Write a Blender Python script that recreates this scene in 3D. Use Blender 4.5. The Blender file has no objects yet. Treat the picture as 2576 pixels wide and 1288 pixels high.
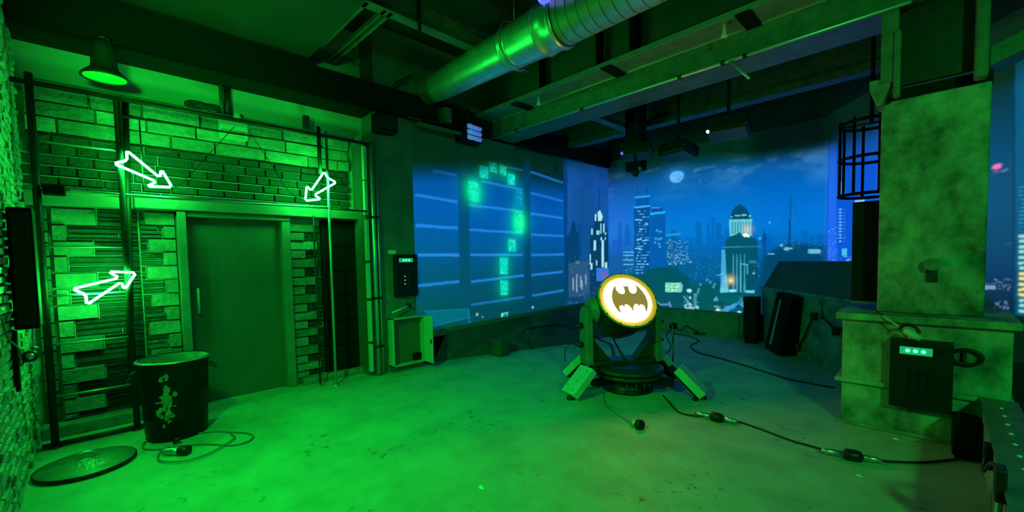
import bpy, math, random
import numpy as np
from mathutils import Vector, Matrix

sc = bpy.context.scene
COL = sc.collection
PI = math.pi

# ------------------------------------------------------------------ camera
F_PX, CY, YAW, PITCH, ROLL = 1061.14, 704.3, math.radians(45.55), math.radians(2.817), math.radians(-1.106)
EYE = Vector((0, 0, 1.6))
_f = Vector((-math.sin(YAW)*math.cos(PITCH), math.cos(YAW)*math.cos(PITCH), -math.sin(PITCH)))
_r = Vector((math.cos(YAW), math.sin(YAW), 0))
_u = _r.cross(_f)
R2 = _r*math.cos(ROLL) + _u*math.sin(ROLL)
U2 = -_r*math.sin(ROLL) + _u*math.cos(ROLL)
cam_d = bpy.data.cameras.new('camera'); cam = bpy.data.objects.new('camera', cam_d); COL.objects.link(cam)
m = Matrix((R2, U2, -_f)).transposed().to_4x4(); m.translation = EYE
cam.matrix_world = m
cam_d.sensor_width = 36; cam_d.lens = 36*F_PX/2576; cam_d.shift_y = (CY-644)/2576
cam_d.clip_start = .02; cam_d.clip_end = 100
sc.camera = cam

# ------------------------------------------------------------------ world, lights, exposure
sc.view_settings.view_transform = 'Standard'; sc.view_settings.look = 'None'
sc.view_settings.exposure = 0; sc.view_settings.gamma = 1; sc.view_settings.use_curve_mapping = False
w = bpy.data.worlds.new('world'); sc.world = w; w.use_nodes = True
w.node_tree.nodes['Background'].inputs[0].default_value = (.0004, .007, .0022, 1)
w.node_tree.nodes['Background'].inputs[1].default_value = 1.0

def area(name, loc, target, size, power, color, spread=180, shape='DISK'):
    l = bpy.data.lights.new(name, 'AREA'); l.shape = shape; l.size = size; l.energy = power; l.color = color
    l.spread = math.radians(spread)
    o = bpy.data.objects.new(name, l); COL.objects.link(o); o.location = loc
    o.rotation_euler = (Vector(target)-Vector(loc)).to_track_quat('-Z', 'Y').to_euler(); return o
def spot(name, loc, target, size, power, color, angle, blend=1):
    l = bpy.data.lights.new(name, 'SPOT'); l.shadow_soft_size = size; l.energy = power; l.color = color
    l.spot_size = math.radians(angle); l.spot_blend = blend
    o = bpy.data.objects.new(name, l); COL.objects.link(o); o.location = loc
    o.rotation_euler = (Vector(target)-Vector(loc)).to_track_quat('-Z', 'Y').to_euler(); return o
GREEN = (.002, 1, .035)
spot('green_flood', (-2.7, -.28, 3.0), (-3.6, 2.1, 0), .10, 570, GREEN, 100)
spot('green_duct_fill', (-4.7, -.30, 3.95), (-3.9, 3.7, 4.15), .10, 170, (.004, 1, .05), 34)  # added spot without a fixture, makes the green highlight along the duct
spot('green_wash', (2.3, .2, 3.1), (-1.0, 4.4, .9), .2, 500, (.022, 1, .11), 115)  # added unseen fill from the right for pillar and floor
spot('green_plaster_fill', (-2.7, -.28, 2.8), (-5.95, .9, 3.75), .12, 300, GREEN, 52)  # added unseen spot that brightens the plaster strip
spot('green_ceiling_fill', (-1.9, -.5, 1.3), (-3.6, 3.7, 4.2), .10, 330, (.006, 1, .05), 70)  # added unseen spot pointing up to brighten duct and beams

# ------------------------------------------------------------------ pixel -> place
def ray(px, py):
    return _f + R2*((px-1288)/F_PX) - U2*((py-CY)/F_PX)
def atz(px, py, z=0.0): r = ray(px, py); return EYE + r*((z-1.6)/r.z)
def atx(px, py, x): r = ray(px, py); return EYE + r*(x/r.x)
def aty(px, py, y): r = ray(px, py); return EYE + r*(y/r.y)

# ------------------------------------------------------------------ materials
def s2l(c):
    return tuple(((v/255)/12.92 if v/255 <= .04045 else ((v/255+.055)/1.055)**2.4) for v in c)
MATS = {}
def mat(name, color, rough=.6, metal=0, noise=0, nscale=4, bump=0, bscale=40, emit=None, estr=0, vcol=False, c2=None, stretch=(1,1,1), spec=.5, rnoise=0, speck=0):
    m = bpy.data.materials.new(name); m.use_nodes = True
    nt = m.node_tree; b = nt.nodes['Principled BSDF']; L = nt.links
    b.inputs['Base Color'].default_value = (*color, 1); b.inputs['Roughness'].default_value = rough
    b.inputs['Metallic'].default_value = metal; b.inputs['Specular IOR Level'].default_value = spec
    if noise or bump or rnoise:
        tc = nt.nodes.new('ShaderNodeTexCoord'); mp = nt.nodes.new('ShaderNodeMapping'); mp.inputs['Scale'].default_value = stretch
        L.new(tc.outputs['Object'], mp.inputs[0])
    src = None
    if noise:
        n = nt.nodes.new('ShaderNodeTexNoise'); n.inputs['Scale'].default_value = nscale; n.inputs['Detail'].default_value = 9; n.inputs['Roughness'].default_value = .62
        L.new(mp.outputs[0], n.inputs['Vector'])
        r = nt.nodes.new('ShaderNodeValToRGB'); r.color_ramp.elements[0].position = .36; r.color_ramp.elements[1].position = .64
        d = c2 if c2 else tuple(v*(1-noise) for v in color)
        r.color_ramp.elements[0].color = (*d, 1); r.color_ramp.elements[1].color = (*color, 1)
        L.new(n.outputs['Fac'], r.inputs[0]); src = r.outputs[0]
    if speck:
        n4 = nt.nodes.new('ShaderNodeTexNoise'); n4.inputs['Scale'].default_value = 13; n4.inputs['Detail'].default_value = 4
        n5 = nt.nodes.new('ShaderNodeTexNoise'); n5.inputs['Scale'].default_value = 1.3; n5.inputs['Detail'].default_value = 2
        L.new(mp.outputs[0], n4.inputs['Vector']); L.new(mp.outputs[0], n5.inputs['Vector'])
        a1 = nt.nodes.new('ShaderNodeMapRange'); a1.inputs['From Min'].default_value = .60; a1.inputs['From Max'].default_value = .68; L.new(n4.outputs['Fac'], a1.inputs[0])
        a2 = nt.nodes.new('ShaderNodeMapRange'); a2.inputs['From Min'].default_value = .50; a2.inputs['From Max'].default_value = .60; L.new(n5.outputs['Fac'], a2.inputs[0])
        mm = nt.nodes.new('ShaderNodeMath'); mm.operation = 'MULTIPLY'; L.new(a1.outputs[0], mm.inputs[0]); L.new(a2.outputs[0], mm.inputs[1])
        m2 = nt.nodes.new('ShaderNodeMath'); m2.operation = 'MULTIPLY'; m2.inputs[1].default_value = speck; L.new(mm.outputs[0], m2.inputs[0])
        x = nt.nodes.new('ShaderNodeMix'); x.data_type = 'RGBA'; L.new(m2.outputs[0], x.inputs[0]); L.new(src, x.inputs[6]); x.inputs[7].default_value = (.05, .05, .045, 1); src = x.outputs[2]
    if vcol:
        a = nt.nodes.new('ShaderNodeVertexColor'); a.layer_name = 'Col'
        if src:
            x = nt.nodes.new('ShaderNodeMix'); x.data_type = 'RGBA'; x.blend_type = 'MULTIPLY'; x.inputs[0].default_value = 1
            L.new(src, x.inputs[6]); L.new(a.outputs[0], x.inputs[7]); src = x.outputs[2]
        else: src = a.outputs[0]
    if src: L.new(src, b.inputs['Base Color'])
    if bump:
        n2 = nt.nodes.new('ShaderNodeTexNoise'); n2.inputs['Scale'].default_value = bscale; n2.inputs['Detail'].default_value = 6
        L.new(mp.outputs[0], n2.inputs['Vector'])
        bp = nt.nodes.new('ShaderNodeBump'); bp.inputs['Strength'].default_value = bump; bp.inputs['Distance'].default_value = .02
        L.new(n2.outputs['Fac'], bp.inputs['Height']); L.new(bp.outputs[0], b.inputs['Normal'])
    if rnoise:
        n3 = nt.nodes.new('ShaderNodeTexNoise'); n3.inputs['Scale'].default_value = 3; n3.inputs['Detail'].default_value = 5
        L.new(mp.outputs[0], n3.inputs['Vector']); mr = nt.nodes.new('ShaderNodeMapRange')
        mr.inputs['To Min'].default_value = max(0, rough-rnoise); mr.inputs['To Max'].default_value = min(1, rough+rnoise)
        L.new(n3.outputs['Fac'], mr.inputs[0]); L.new(mr.outputs[0], b.inputs['Roughness'])
    if emit:
        b.inputs['Emission Color'].default_value = (*emit, 1); b.inputs['Emission Strength'].default_value = estr
    MATS[name] = m; return m

M_floor = mat('floor concrete', (.40, .41, .38), .62, noise=.28, nscale=2.3, bump=.35, bscale=14, rnoise=.12, speck=.75)
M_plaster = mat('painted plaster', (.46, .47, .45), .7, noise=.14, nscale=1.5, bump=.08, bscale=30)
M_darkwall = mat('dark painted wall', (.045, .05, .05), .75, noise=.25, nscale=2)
M_ceil = mat('dark ceiling paint', (.028, .03, .028), .85, noise=.3, nscale=2, bump=.1)
M_conc = mat('stained concrete', (.33, .40, .31), .7, noise=.84, nscale=3.2, bump=.6, bscale=16, rnoise=.1, stretch=(1, 1, .75))
M_conc2 = mat('rough concrete', (.30, .31, .27), .75, noise=.6, nscale=4, bump=.4, bscale=22)
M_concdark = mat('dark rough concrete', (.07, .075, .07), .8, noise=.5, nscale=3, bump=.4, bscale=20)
M_stone = mat('stone', (1, 1, 1), .75, noise=.35, nscale=9, bump=.8, bscale=26, vcol=True)
M_brick = mat('rough brick', (.50, .50, .44), .42, noise=.6, nscale=10, bump=.35, bscale=14)
M_mortar = mat('mortar', (.10, .10, .09), .9, noise=.4, nscale=10)
M_black = mat('black matte', (.006, .006, .006), .7, spec=.15)
M_blackpl = mat('black plastic', (.010, .010, .010), .42, spec=.3)
M_dmetal = mat('dark steel', (.035, .038, .036), .5, metal=.5, noise=.4, nscale=12)
M_paintsteel = mat('painted steel', (.13, .15, .12), .5, noise=.4, nscale=6, bump=.2)
M_galv = mat('galvanised steel', (.62, .63, .60), .33, metal=.9, noise=.25, nscale=8, bump=.06, bscale=9, rnoise=.06)
M_tube = mat('bright steel tube', (.55, .56, .53), .35, metal=.7)
M_duct = mat('galvanised duct', (.70, .71, .68), .36, metal=.8, noise=.22, nscale=6, bump=.05, bscale=8)
M_flex = mat('spiral duct', (.82, .73, .44), .40, metal=.85, noise=.1, nscale=10)  # warm base tint stands in for yellow searchlight glow on the duct
M_door = mat('painted door', (.11, .115, .105), .55, noise=.2, nscale=2)
M_frame = mat('painted timber frame', (.20, .21, .19), .5, noise=.2, nscale=5)
M_white = mat('light enamel', (.62, .63, .60), .4)
M_case = mat('light housing', (.52, .53, .48), .45, noise=.15, nscale=5, bump=.1, bscale=60)
M_housing = mat('lamp housing', (.03, .03, .027), .42, noise=.3, nscale=8, spec=.4)
M_rim = mat('lamp rim', (.55, .36, .10), .5, metal=.2)  # yellow colour and wide flange imitate the halo around the lens
M_arm = mat('yoke paint', (.17, .18, .17), .5, noise=.35, nscale=10)
M_lens = mat('lit lens', (1, .9, .6), .5, emit=(1.0, .74, .30), estr=19)
M_emblem = mat('bloom tinted mask', (.25, .15, .04), .5, emit=(.30, .18, .045), estr=.85)  # brown colour and weak emission imitate lens bloom over the mask
M_neon = mat('green neon tube', (.1, 1, .4), .5, emit=(.010, 1.0, .07), estr=170)
M_rubber = mat('black rubber', (.012, .012, .012), .5)
M_greycable = mat('grey cable', (.16, .16, .14), .55)
M_can = mat('blackened can', (.006, .0065, .006), .5, spec=.2, noise=.3)
M_caninside = mat('can lining', (.33, .34, .32), .45, noise=.4, nscale=9)
M_paint = mat('splashed pale paint', (.28, .30, .27), .5, noise=.6, nscale=18)
M_lid = mat('lid steel', (.20, .21, .18), .45, metal=.3, noise=.5, nscale=7)
M_led = mat('green display', (.02, .3, .1), .4, emit=(.01, .42, .15), estr=.7)
M_leddot = mat('green diode', (.1, 1, .5), .4, emit=(.10, 1, .40), estr=3)
M_ledmini = mat('pale diode', (.6, .8, .7), .4, emit=(.25, .6, .35), estr=.7)
M_sticker = mat('pale sticker', (.75, .78, .70), .5)
M_bell = mat('lamp bell', (.02, .022, .02), .5)
M_bell_lens = mat('green lamp glass', (.1, .6, .1), .4, emit=(.0, .55, .01), estr=.9)
M_bluelens = mat('blue projector lens', (.1, .1, .5), .2, emit=(.12, .14, 1), estr=1.2)
M_whitelens = mat('projector lens glow', (.8, .9, .9), .3, emit=(.7, .95, 1), estr=1.6)
M_glass = mat('bulb cap', (.3, .32, .3), .2)

# ------------------------------------------------------------------ mesh builder
def basis(d):
    d = Vector(d).normalized(); a = Vector((0, 0, 1)) if abs(d.z) < .9 else Vector((1, 0, 0))
    u = d.cross(a).normalized(); return u, d.cross(u).normalized(), d
class MB:
    def __init__(s): s.v = []; s.f = []; s.c = []; s.sm = []
    def add(s, vs, fs, col=(1, 1, 1), smooth=False):
        n = len(s.v); s.v += [tuple(v) for v in vs]
        s.f += [tuple(i+n for i in f) for f in fs]; s.c += [col]*len(fs); s.sm += [smooth]*len(fs); return s
    def box(s, a, b, col=(1, 1, 1), M=None):
        x0, y0, z0 = a; x1, y1, z1 = b
        vs = [Vector(p) for p in ((x0,y0,z0),(x1,y0,z0),(x1,y1,z0),(x0,y1,z0),(x0,y0,z1),(x1,y0,z1),(x1,y1,z1),(x0,y1,z1))]
        if M: vs = [M @ v for v in vs]
        return s.add(vs, [(0,3,2,1),(4,5,6,7),(0,1,5,4),(1,2,6,5),(2,3,7,6),(3,0,4,7)], col)
    def tube(s, pts, r, n=10, closed=False, caps=True, col=(1, 1, 1)):
        P = [Vector(p) for p in pts]; k = len(P); rs = r if isinstance(r, (list, tuple)) else [r]*k
        vs = []; pu = None
        for i, p in enumerate(P):
            if closed: d = (P[(i+1) % k]-P[i-1])
            else: d = P[min(i+1, k-1)]-P[max(i-1, 0)]
            u, v, d = basis(d)
            if pu is not None:
                q = (pu - d*pu.dot(d))
                if q.length > 1e-6: u = q.normalized(); v = d.cross(u)
            pu = u
            for j in range(n):
                t = 2*PI*j/n; vs.append(p + (u*math.cos(t)+v*math.sin(t))*rs[i])
        fs = []
        for i in range(k if closed else k-1):
            a = i*n; b = ((i+1) % k)*n
            for j in range(n): fs.append((a+j, a+(j+1) % n, b+(j+1) % n, b+j))
        if not closed and caps: fs += [tuple(range(n))[::-1], tuple(range((k-1)*n, k*n))]
        return s.add(vs, fs, col, True)
    def lathe(s, prof, o=(0,0,0), d=(0,0,1), n=40, caps=True, smooth=True):
        u, v, d = basis(d); o = Vector(o); vs = []
        for (r, h) in prof:
            for j in range(n):
                t = 2*PI*j/n; vs.append(o + d*h + (u*math.cos(t)+v*math.sin(t))*r)
        fs = []; k = len(prof)
        for i in range(k-1):
            for j in range(n): fs.append((i*n+j, i*n+(j+1) % n, (i+1)*n+(j+1) % n, (i+1)*n+j))
        s.add(vs, fs, smooth=smooth)
        if caps:
            m0 = len(s.v)-k*n
            s.f += [tuple(m0+j for j in range(n))[::-1], tuple(m0+(k-1)*n+j for j in range(n))]; s.c += [(1,1,1)]*2; s.sm += [False]*2
        return s
    def prism(s, poly, ext, col=(1, 1, 1)):
        P = [Vector(p) for p in poly]; e = Vector(ext); k = len(P)
        return s.add(P+[p+e for p in P], [tuple(range(k))[::-1], tuple(range(k, 2*k))]+[(i, (i+1) % k, k+(i+1) % k, k+i) for i in range(k)], col)
    def ico(s, c, r, n=16, sq=1.0):
        prof = [(r*math.sin(PI*i/n*1.0)+1e-4, -r*math.cos(PI*i/n)*sq) for i in range(n+1)]
        return s.lathe(prof, c, (0,0,1), n*2)
    def build(s, name, m, parent=None, bevel=0, loc0=None, vcol=False):
        o0 = Vector((0,0,0))
        q = parent
        while q is not None:
            o0 = o0 + q.location; q = q.parent
        if loc0 is not None: o0 = Vector(loc0)
        me = bpy.data.meshes.new(name); me.from_pydata([tuple(Vector(v)-o0) for v in s.v], [], s.f)
        me.polygons.foreach_set('use_smooth', s.sm)
        me.materials.append(m)
        if vcol:
            ca = me.color_attributes.new('Col', 'FLOAT_COLOR', 'CORNER'); arr = []
            for p, c in zip(me.polygons, s.c): arr += [c[0], c[1], c[2], 1]*p.loop_total
            ca.data.foreach_set('color', arr)
        o = bpy.data.objects.new(name, me); COL.objects.link(o)
        if parent is not None: o.parent = parent
        elif loc0 is not None: o.location = loc0
        if bevel:
            b = o.modifiers.new('bevel', 'BEVEL'); b.width = bevel; b.segments = 2; b.limit_method = 'ANGLE'
        return o
def tag(o, label=None, cat=None, group=None, kind=None):
    if label: o['label'] = label
    if cat: o['category'] = cat
    if group: o['group'] = group
    if kind: o['kind'] = kind
    return o
def thing(name, label, cat, loc=(0,0,0), group=None):
    o = bpy.data.objects.new(name, None); COL.objects.link(o); o.location = loc; o.empty_display_size = .1
    return tag(o, label, cat, group)
def struct(o, label=None, cat='structure'): return tag(o, label, cat, None, 'structure')
def curve_pts(P, k=8):
    P = [Vector(p) for p in P]; out = []
    for i in range(len(P)-1):
        p0 = P[max(i-1, 0)]; p1 = P[i]; p2 = P[i+1]; p3 = P[min(i+2, len(P)-1)]
        for t in np.linspace(0, 1, k, endpoint=False):
            out.append(.5*((2*p1)+(p2-p0)*t+(2*p0-5*p1+4*p2-p3)*t*t+(3*p1-p0-3*p2+p3)*t**3))
    return out+[P[-1]]
RNG = random.Random(5)

# ================================================================== SETTING
XW, XP, YB, YN = -5.95, -5.6, 8.75, -.45
struct(MB().box((-6.4, -2.6, -.12), (3.6, 9.2, 0)).build('floor', M_floor), 'worn concrete floor across the whole room', 'floor')

# ---- left wall: plaster backing, stone cladding
wl = struct(MB().box((-6.3, -.8, 0), (XW-.05, 3.0, 4.9)).build('wall_left', M_plaster), 'plaster wall clad in stone around the door', 'wall')
def stones(mb, u0, u1, z0, z1, hmin, hmax, lmin, lmax, alb, dep, axis='x', gap=.008, jit=.3, base=XW-.05, sgn=1, rng=RNG):
    z = z0; row = 0
    while z < z1-.01:
        h = min(rng.uniform(hmin, hmax), z1-z); u = u0 - (rng.uniform(0, lmin) if lmax < u1-u0 else 0)
        while u < u1-.005:
            l = rng.uniform(lmin, lmax); a = max(u, u0)+gap/2; b = min(u+l, u1)-gap/2
            if b-a > .01:
                d = dep*(1+rng.uniform(-jit, jit)); c = alb*.62*(1+rng.uniform(-.35, .3))
                i = min(.006, h*.15)
                if axis == 'x':
                    v = [(base, a, z+gap/2), (base, b, z+gap/2), (base, b, z+h-gap/2), (base, a, z+h-gap/2)]
                    w_ = [(base+d*rng.uniform(.8,1.1), a+i, z+gap/2+i), (base+d*rng.uniform(.8,1.1), b-i, z+gap/2+i), (base+d*rng.uniform(.8,1.1), b-i, z+h-gap/2-i), (base+d*rng.uniform(.8,1.1), a+i, z+h-gap/2-i)]
                else:
                    v = [(a, base, z+gap/2), (b, base, z+gap/2), (b, base, z+h-gap/2), (a, base, z+h-gap/2)]
                    w_ = [(a+i, base+d*rng.uniform(.82,1.05), z+gap/2+i), (b-i, base+d*rng.uniform(.82,1.05), z+gap/2+i), (b-i, base+d*rng.uniform(.82,1.05), z+h-gap/2-i), (a+i, base+d*rng.uniform(.82,1.05), z+h-gap/2-i)]
                mb.add(v+w_, [(4,5,6,7),(0,1,5,4),(1,2,6,5),(2,3,7,6),(3,0,4,7)], (c, c, c*.95))
            u += l
        z += h; row += 1
mb = MB()
stones(mb, -.42, 2.62, 2.88, 3.31, .142, .145, .38, .52, .50, .06)        # big courses at the top
stones(mb, -.42, 2.62, 2.34, 2.88, .05, .13, .14, .34, .065, .05)          # rubble band
def quoins(y0, wide, narrow, z0, z1, h, alb=.42, right=False):
    z = z1; k = 0
    while z > z0+.02:
        hh = h*RNG.uniform(.92, 1.08); wd = wide if k % 2 == 0 else narrow; wd *= RNG.uniform(.92, 1.06)
        a, b = (y0, y0+wd) if not right else (y0-wd, y0)
        zz = max(z0, z-hh)
        stones(mb, a, b, zz, z, z-zz, z-zz, b-a, b-a+.001, alb, .075)
        (thin_l if right else thin_r).append((b if not right else a, zz, z)); z -= hh; k += 1
thin_r, thin_l = [], []
quoins(-.30, .30, .11, .12, 2.18, .155)
lq = thin_r; thin_r = []
quoins(.64, .26, .12, .12, 2.18, .15, right=True)
rq = thin_l; thin_l = []
for (yy, za, zb) in lq: stones(mb, yy, .33, za, zb, .028, .06, .3, .9, .09 if za > .5 else .015, .035)  # strips near the floor coloured near black for a dark opening in shadow
for (yy, za, zb) in rq:
    if yy > .335: stones(mb, .335, yy, za, zb, .028, .06, .1, .3, .13, .035)
stones(mb, -.42, -.31, .12, 2.18, .1, .17, .11, .12, .2, .05)
quoins(1.79, .33, .19, .08, 2.12, .115, alb=.42)
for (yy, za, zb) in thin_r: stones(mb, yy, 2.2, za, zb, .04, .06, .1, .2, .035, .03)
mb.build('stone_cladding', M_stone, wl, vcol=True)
mb = MB(); mb.box((XW-.05, -.45, 2.19), (XW+.12, .30, 2.30)); mb.box((XW-.05, .30, 2.20), (XW+.16, 2.86, 2.33)); mb.build('lintel', M_frame, wl, .01)
MB().box((XW-.05, -.45, 0), (XW+.16, .62, .11)).box((XW-.05, 1.86, 0), (XW+.14, 2.86, .08)).build('kerb', M_conc2, wl, .012)
MB().box((XW-.05, -.45, 3.31), (XW+.05, 2.7, 3.36)).build('capping', M_mortar, wl, .01)
mb = MB(); mb.box((XW-.05, 2.2, .08), (XW+.0, 2.86, 2.18)); mb.build('black_backing', M_black, wl)

# ---- black seamed panel beside the door
t = thing('shutter_panel', 'black seamed shutter panel right of the door behind the scaffold', 'panel', (XW+.02, 2.55, .08))
mb = MB()
for k in range(6): mb.box((XW+.0, 2.34, .10+k*.345), (XW+.04, 2.84, .10+k*.345+.335))
mb.build('panel_board', M_black, t, .006)

# ---- door
d1 = struct(MB().box((XW-.05, .72, .01), (XW-.03, 1.69, 2.14)).build('door_1', M_door), 'plain dark painted door in the stone wall', 'door')
mb = MB(); mb.box((XW-.06, .64, 0), (XW+.13, .72, 2.2)); mb.box((XW-.06, 1.69, 0), (XW+.08, 1.79, 2.2)); mb.box((XW-.06, .64, 2.14), (XW+.10, 1.79, 2.2)); mb.build('door_frame', M_frame, d1, .008)
h = MB(); h.tube([(XW+.05, .80, 1.05), (XW+.05, .80, 1.34)], .014); h.tube([(XW-.04, .79, 1.08), (XW+.05, .80, 1.08)], .008); h.tube([(XW-.04, .79, 1.31), (XW+.05, .80, 1.31)], .008)
h.build('door_handle', M_white, d1)

# ---- near brick wall
wn = struct(MB().box((-6.0, -.75, 0), (-1.2, YN-.03, 4.9)).build('wall_near', M_mortar), 'rough brick wall along the left edge', 'wall')
mb = MB(); stones(mb, -5.96, -1.2, 0, 4.1, .063, .067, .19, .21, .33, .028, axis='y', gap=.012, base=YN-.03, jit=.35)
mb.build('brickwork', M_brick, wn)

# ---- plain walls
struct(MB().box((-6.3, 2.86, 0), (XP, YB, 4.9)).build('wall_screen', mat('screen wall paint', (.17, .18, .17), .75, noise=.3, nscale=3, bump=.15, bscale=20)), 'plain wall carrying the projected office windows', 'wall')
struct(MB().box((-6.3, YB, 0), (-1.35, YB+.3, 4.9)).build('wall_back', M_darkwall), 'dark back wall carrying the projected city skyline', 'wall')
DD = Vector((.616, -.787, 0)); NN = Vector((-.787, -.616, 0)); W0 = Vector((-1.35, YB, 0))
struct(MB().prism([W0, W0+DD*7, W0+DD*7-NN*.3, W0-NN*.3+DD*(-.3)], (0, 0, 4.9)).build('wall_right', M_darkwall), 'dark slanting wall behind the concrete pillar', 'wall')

# ---- ceiling
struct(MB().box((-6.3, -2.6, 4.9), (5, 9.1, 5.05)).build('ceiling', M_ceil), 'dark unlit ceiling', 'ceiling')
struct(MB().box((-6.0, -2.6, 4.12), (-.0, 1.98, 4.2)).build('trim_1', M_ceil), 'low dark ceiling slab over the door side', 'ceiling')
struct(MB().box((-6.0, -.75, 3.70), (-5.5, 8.7, 4.05)).build('trim_2', mat('near black beam paint', (.012, .013, .012), .9, spec=.1)), 'dark beam along the top of the left wall', 'beam')
b = struct(MB().box((-5.6, 5.0, 3.70), (2.5, 5.5, 3.97)).build('trim_3', M_paintsteel, None, .01), 'painted downstand beam crossing above the pillar', 'beam')
struct(MB().box((-5.6, 5.12, 3.97), (2.5, 5.42, 4.9)).build('trim_4', mat('beam paint', (.17, .18, .17), .7, noise=.15, nscale=2)), 'tall flat face of the crossing beam', 'beam')
# lower ledge along the screen wall
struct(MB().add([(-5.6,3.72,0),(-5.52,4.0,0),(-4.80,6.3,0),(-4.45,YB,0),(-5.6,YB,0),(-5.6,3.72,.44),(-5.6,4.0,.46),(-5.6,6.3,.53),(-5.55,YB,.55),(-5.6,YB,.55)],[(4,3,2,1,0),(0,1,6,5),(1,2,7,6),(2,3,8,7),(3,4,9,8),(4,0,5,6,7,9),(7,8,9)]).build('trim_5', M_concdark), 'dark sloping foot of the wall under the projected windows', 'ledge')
struct(MB().box((-4.45, YB-.1, 0), (-2.3, YB, .47)).build('baseboard_back', mat('back plinth', (.22,.23,.2), .75, noise=.4, nscale=3)), 'plinth under the projected skyline', 'plinth')

# ================================================================== PROJECTED PICTURES
class Canvas:
    """picture measured in wall coordinates (u along the wall, z up), one texel per vertex"""
    def __init__(s, kind, o, du, u1, z0, z1, nu, nz):
        s.o = Vector(o); s.du = Vector(du); s.nrm = kind; s.u1 = u1; s.z0 = z0; s.z1 = z1; s.nu = nu; s.nz = nz
        s.U, s.Z = np.meshgrid(np.linspace(0, u1, nu), np.linspace(z0, z1, nz))
        s.img = np.zeros((nz, nu, 3)); s.n = Vector(kind)
    def w(s, px, py):
        r = ray(px, py); t = (s.o-EYE).dot(s.n)/r.dot(s.n); p = EYE+r*t; return ((p-s.o).dot(s.du), p.z)
    def mask(s, poly):
        P = [s.w(*p) for p in poly]; m = np.zeros(s.U.shape, bool)
        j = len(P)-1
        for i in range(len(P)):
            (xi, yi), (xj, yj) = P[i], P[j]
            if yi != yj:
                c = ((yi > s.Z) != (yj > s.Z)) & (s.U < (xj-xi)*(s.Z-yi)/(yj-yi)+xi); m ^= c
            j = i
        return m
    def poly(s, poly, col, a=1.0, blur=0):
        m = s.mask(poly).astype(float)*a
        if blur: m = blurf(m, blur)
        s.img += (np.array(s2l(col))-s.img)*m[..., None]
    def rect(s, x0, y0, x1, y1, col, a=1.0, blur=0): s.poly([(x0, y0), (x1, y0), (x1, y1), (x0, y1)], col, a, blur)
    def line(s, x0, y0, x1, y1, wd, col, a=1.0, blur=0):
        L = math.hypot(x1-x0, y1-y0) or 1; nx, ny = -(y1-y0)/L*wd/2, (x1-x0)/L*wd/2
        s.poly([(x0+nx, y0+ny), (x1+nx, y1+ny), (x1-nx, y1-ny), (x0-nx, y0-ny)], col, a, blur)
    def dot(s, x, y, rx, ry, col, a=1.0, soft=False):
        c = s.w(x, y); e = s.w(x+rx, y); f = s.w(x, y+ry); ru = abs(e[0]-c[0])+1e-6; rz = abs(f[1]-c[1])+1e-6
        d = ((s.U-c[0])/ru)**2+((s.Z-c[1])/rz)**2
        m = np.exp(-d*1.2)*a if soft else (np.clip(1.6-d*1.0, 0, 1))*a
        s.img += (np.array(s2l(col))-s.img)*m[..., None]
    def grad(s, stops, x, colx=None):
        zs = []; cs = []
        for (py, col) in stops: zs.append(s.w(x, py)[1]); cs.append(s2l(col))
        o = np.argsort(zs); zs = np.array(zs)[o]; cs = np.array(cs)[o]
        for k in range(3): s.img[..., k] = np.interp(s.Z, zs, cs[:, k])
    def windows(s, x0, y0, x1, y1, n, col, a, rng, sz=(2, 1.5)):
        for _ in range(n):
            x = rng.uniform(x0, x1); y = rng.uniform(y0, y1); wx = rng.uniform(.6, 1.6)*sz[0]; wy = sz[1]*rng.uniform(.6, 1.3)
            s.rect(x, y, x+wx, y+wy, col, a*rng.uniform(.3, 1))
    def build(s, name, label):
        P = np.zeros((s.nz, s.nu, 3)); base = s.o + s.n*.003
        for k in range(3): P[..., k] = base[k] + s.U*s.du[k]
        P[..., 2] = s.Z
        me = bpy.data.meshes.new(name); nv = s.nu*s.nz
        idx = np.arange(nv).reshape(s.nz, s.nu)
        q = np.stack([idx[:-1, :-1], idx[:-1, 1:], idx[1:, 1:], idx[1:, :-1]], -1).reshape(-1, 4)
        # a thin sheet with a back face and edges
        c = [0, s.nu-1, nv-1, nv-s.nu]
        Pf = P.reshape(-1, 3); back = Pf[c] - np.array(s.n)*.0025
        V = np.vstack([Pf, back]); loc = Pf[c].mean(0); loc[2] = s.z0
        me.vertices.add(nv+4); me.vertices.foreach_set('co', (V-loc).ravel())
        nq = len(q)+1; loops = np.concatenate([q.ravel(), np.array([nv+3, nv+2, nv+1, nv])])
        me.loops.add(len(loops)); me.loops.foreach_set('vertex_index', loops)
        me.polygons.add(nq); me.polygons.foreach_set('loop_start', np.arange(nq)*4); me.polygons.foreach_set('loop_total', np.full(nq, 4))
        me.update(calc_edges=True); me.validate()
        ca = me.color_attributes.new('Picture', 'FLOAT_COLOR', 'POINT')
        a = np.ones((nv+4, 4)); a[:nv, :3] = np.clip(s.img.reshape(-1, 3), 0, 1); a[nv:, :3] = 0
        ca.data.foreach_set('color', a.ravel())
        me.materials.append(M_pict)
        o = bpy.data.objects.new(name, me); COL.objects.link(o); o.location = Vector(loc)
        return tag(o, label, 'projection')
def blurf(a, r):
    k = np.exp(-.5*(np.arange(-int(3*r), int(3*r)+1)/r)**2); k /= k.sum()
    p = np.pad(a, len(k)//2, mode='edge')
    p = np.apply_along_axis(lambda v: np.convolve(v, k, 'same'), 0, p); p = np.apply_along_axis(lambda v: np.convolve(v, k, 'same'), 1, p)
    h = len(k)//2; return p[h:-h, h:-h]
def blur_img(c, r):
    for k in range(3): c.img[..., k] = blurf(c.img[..., k], r)
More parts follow.
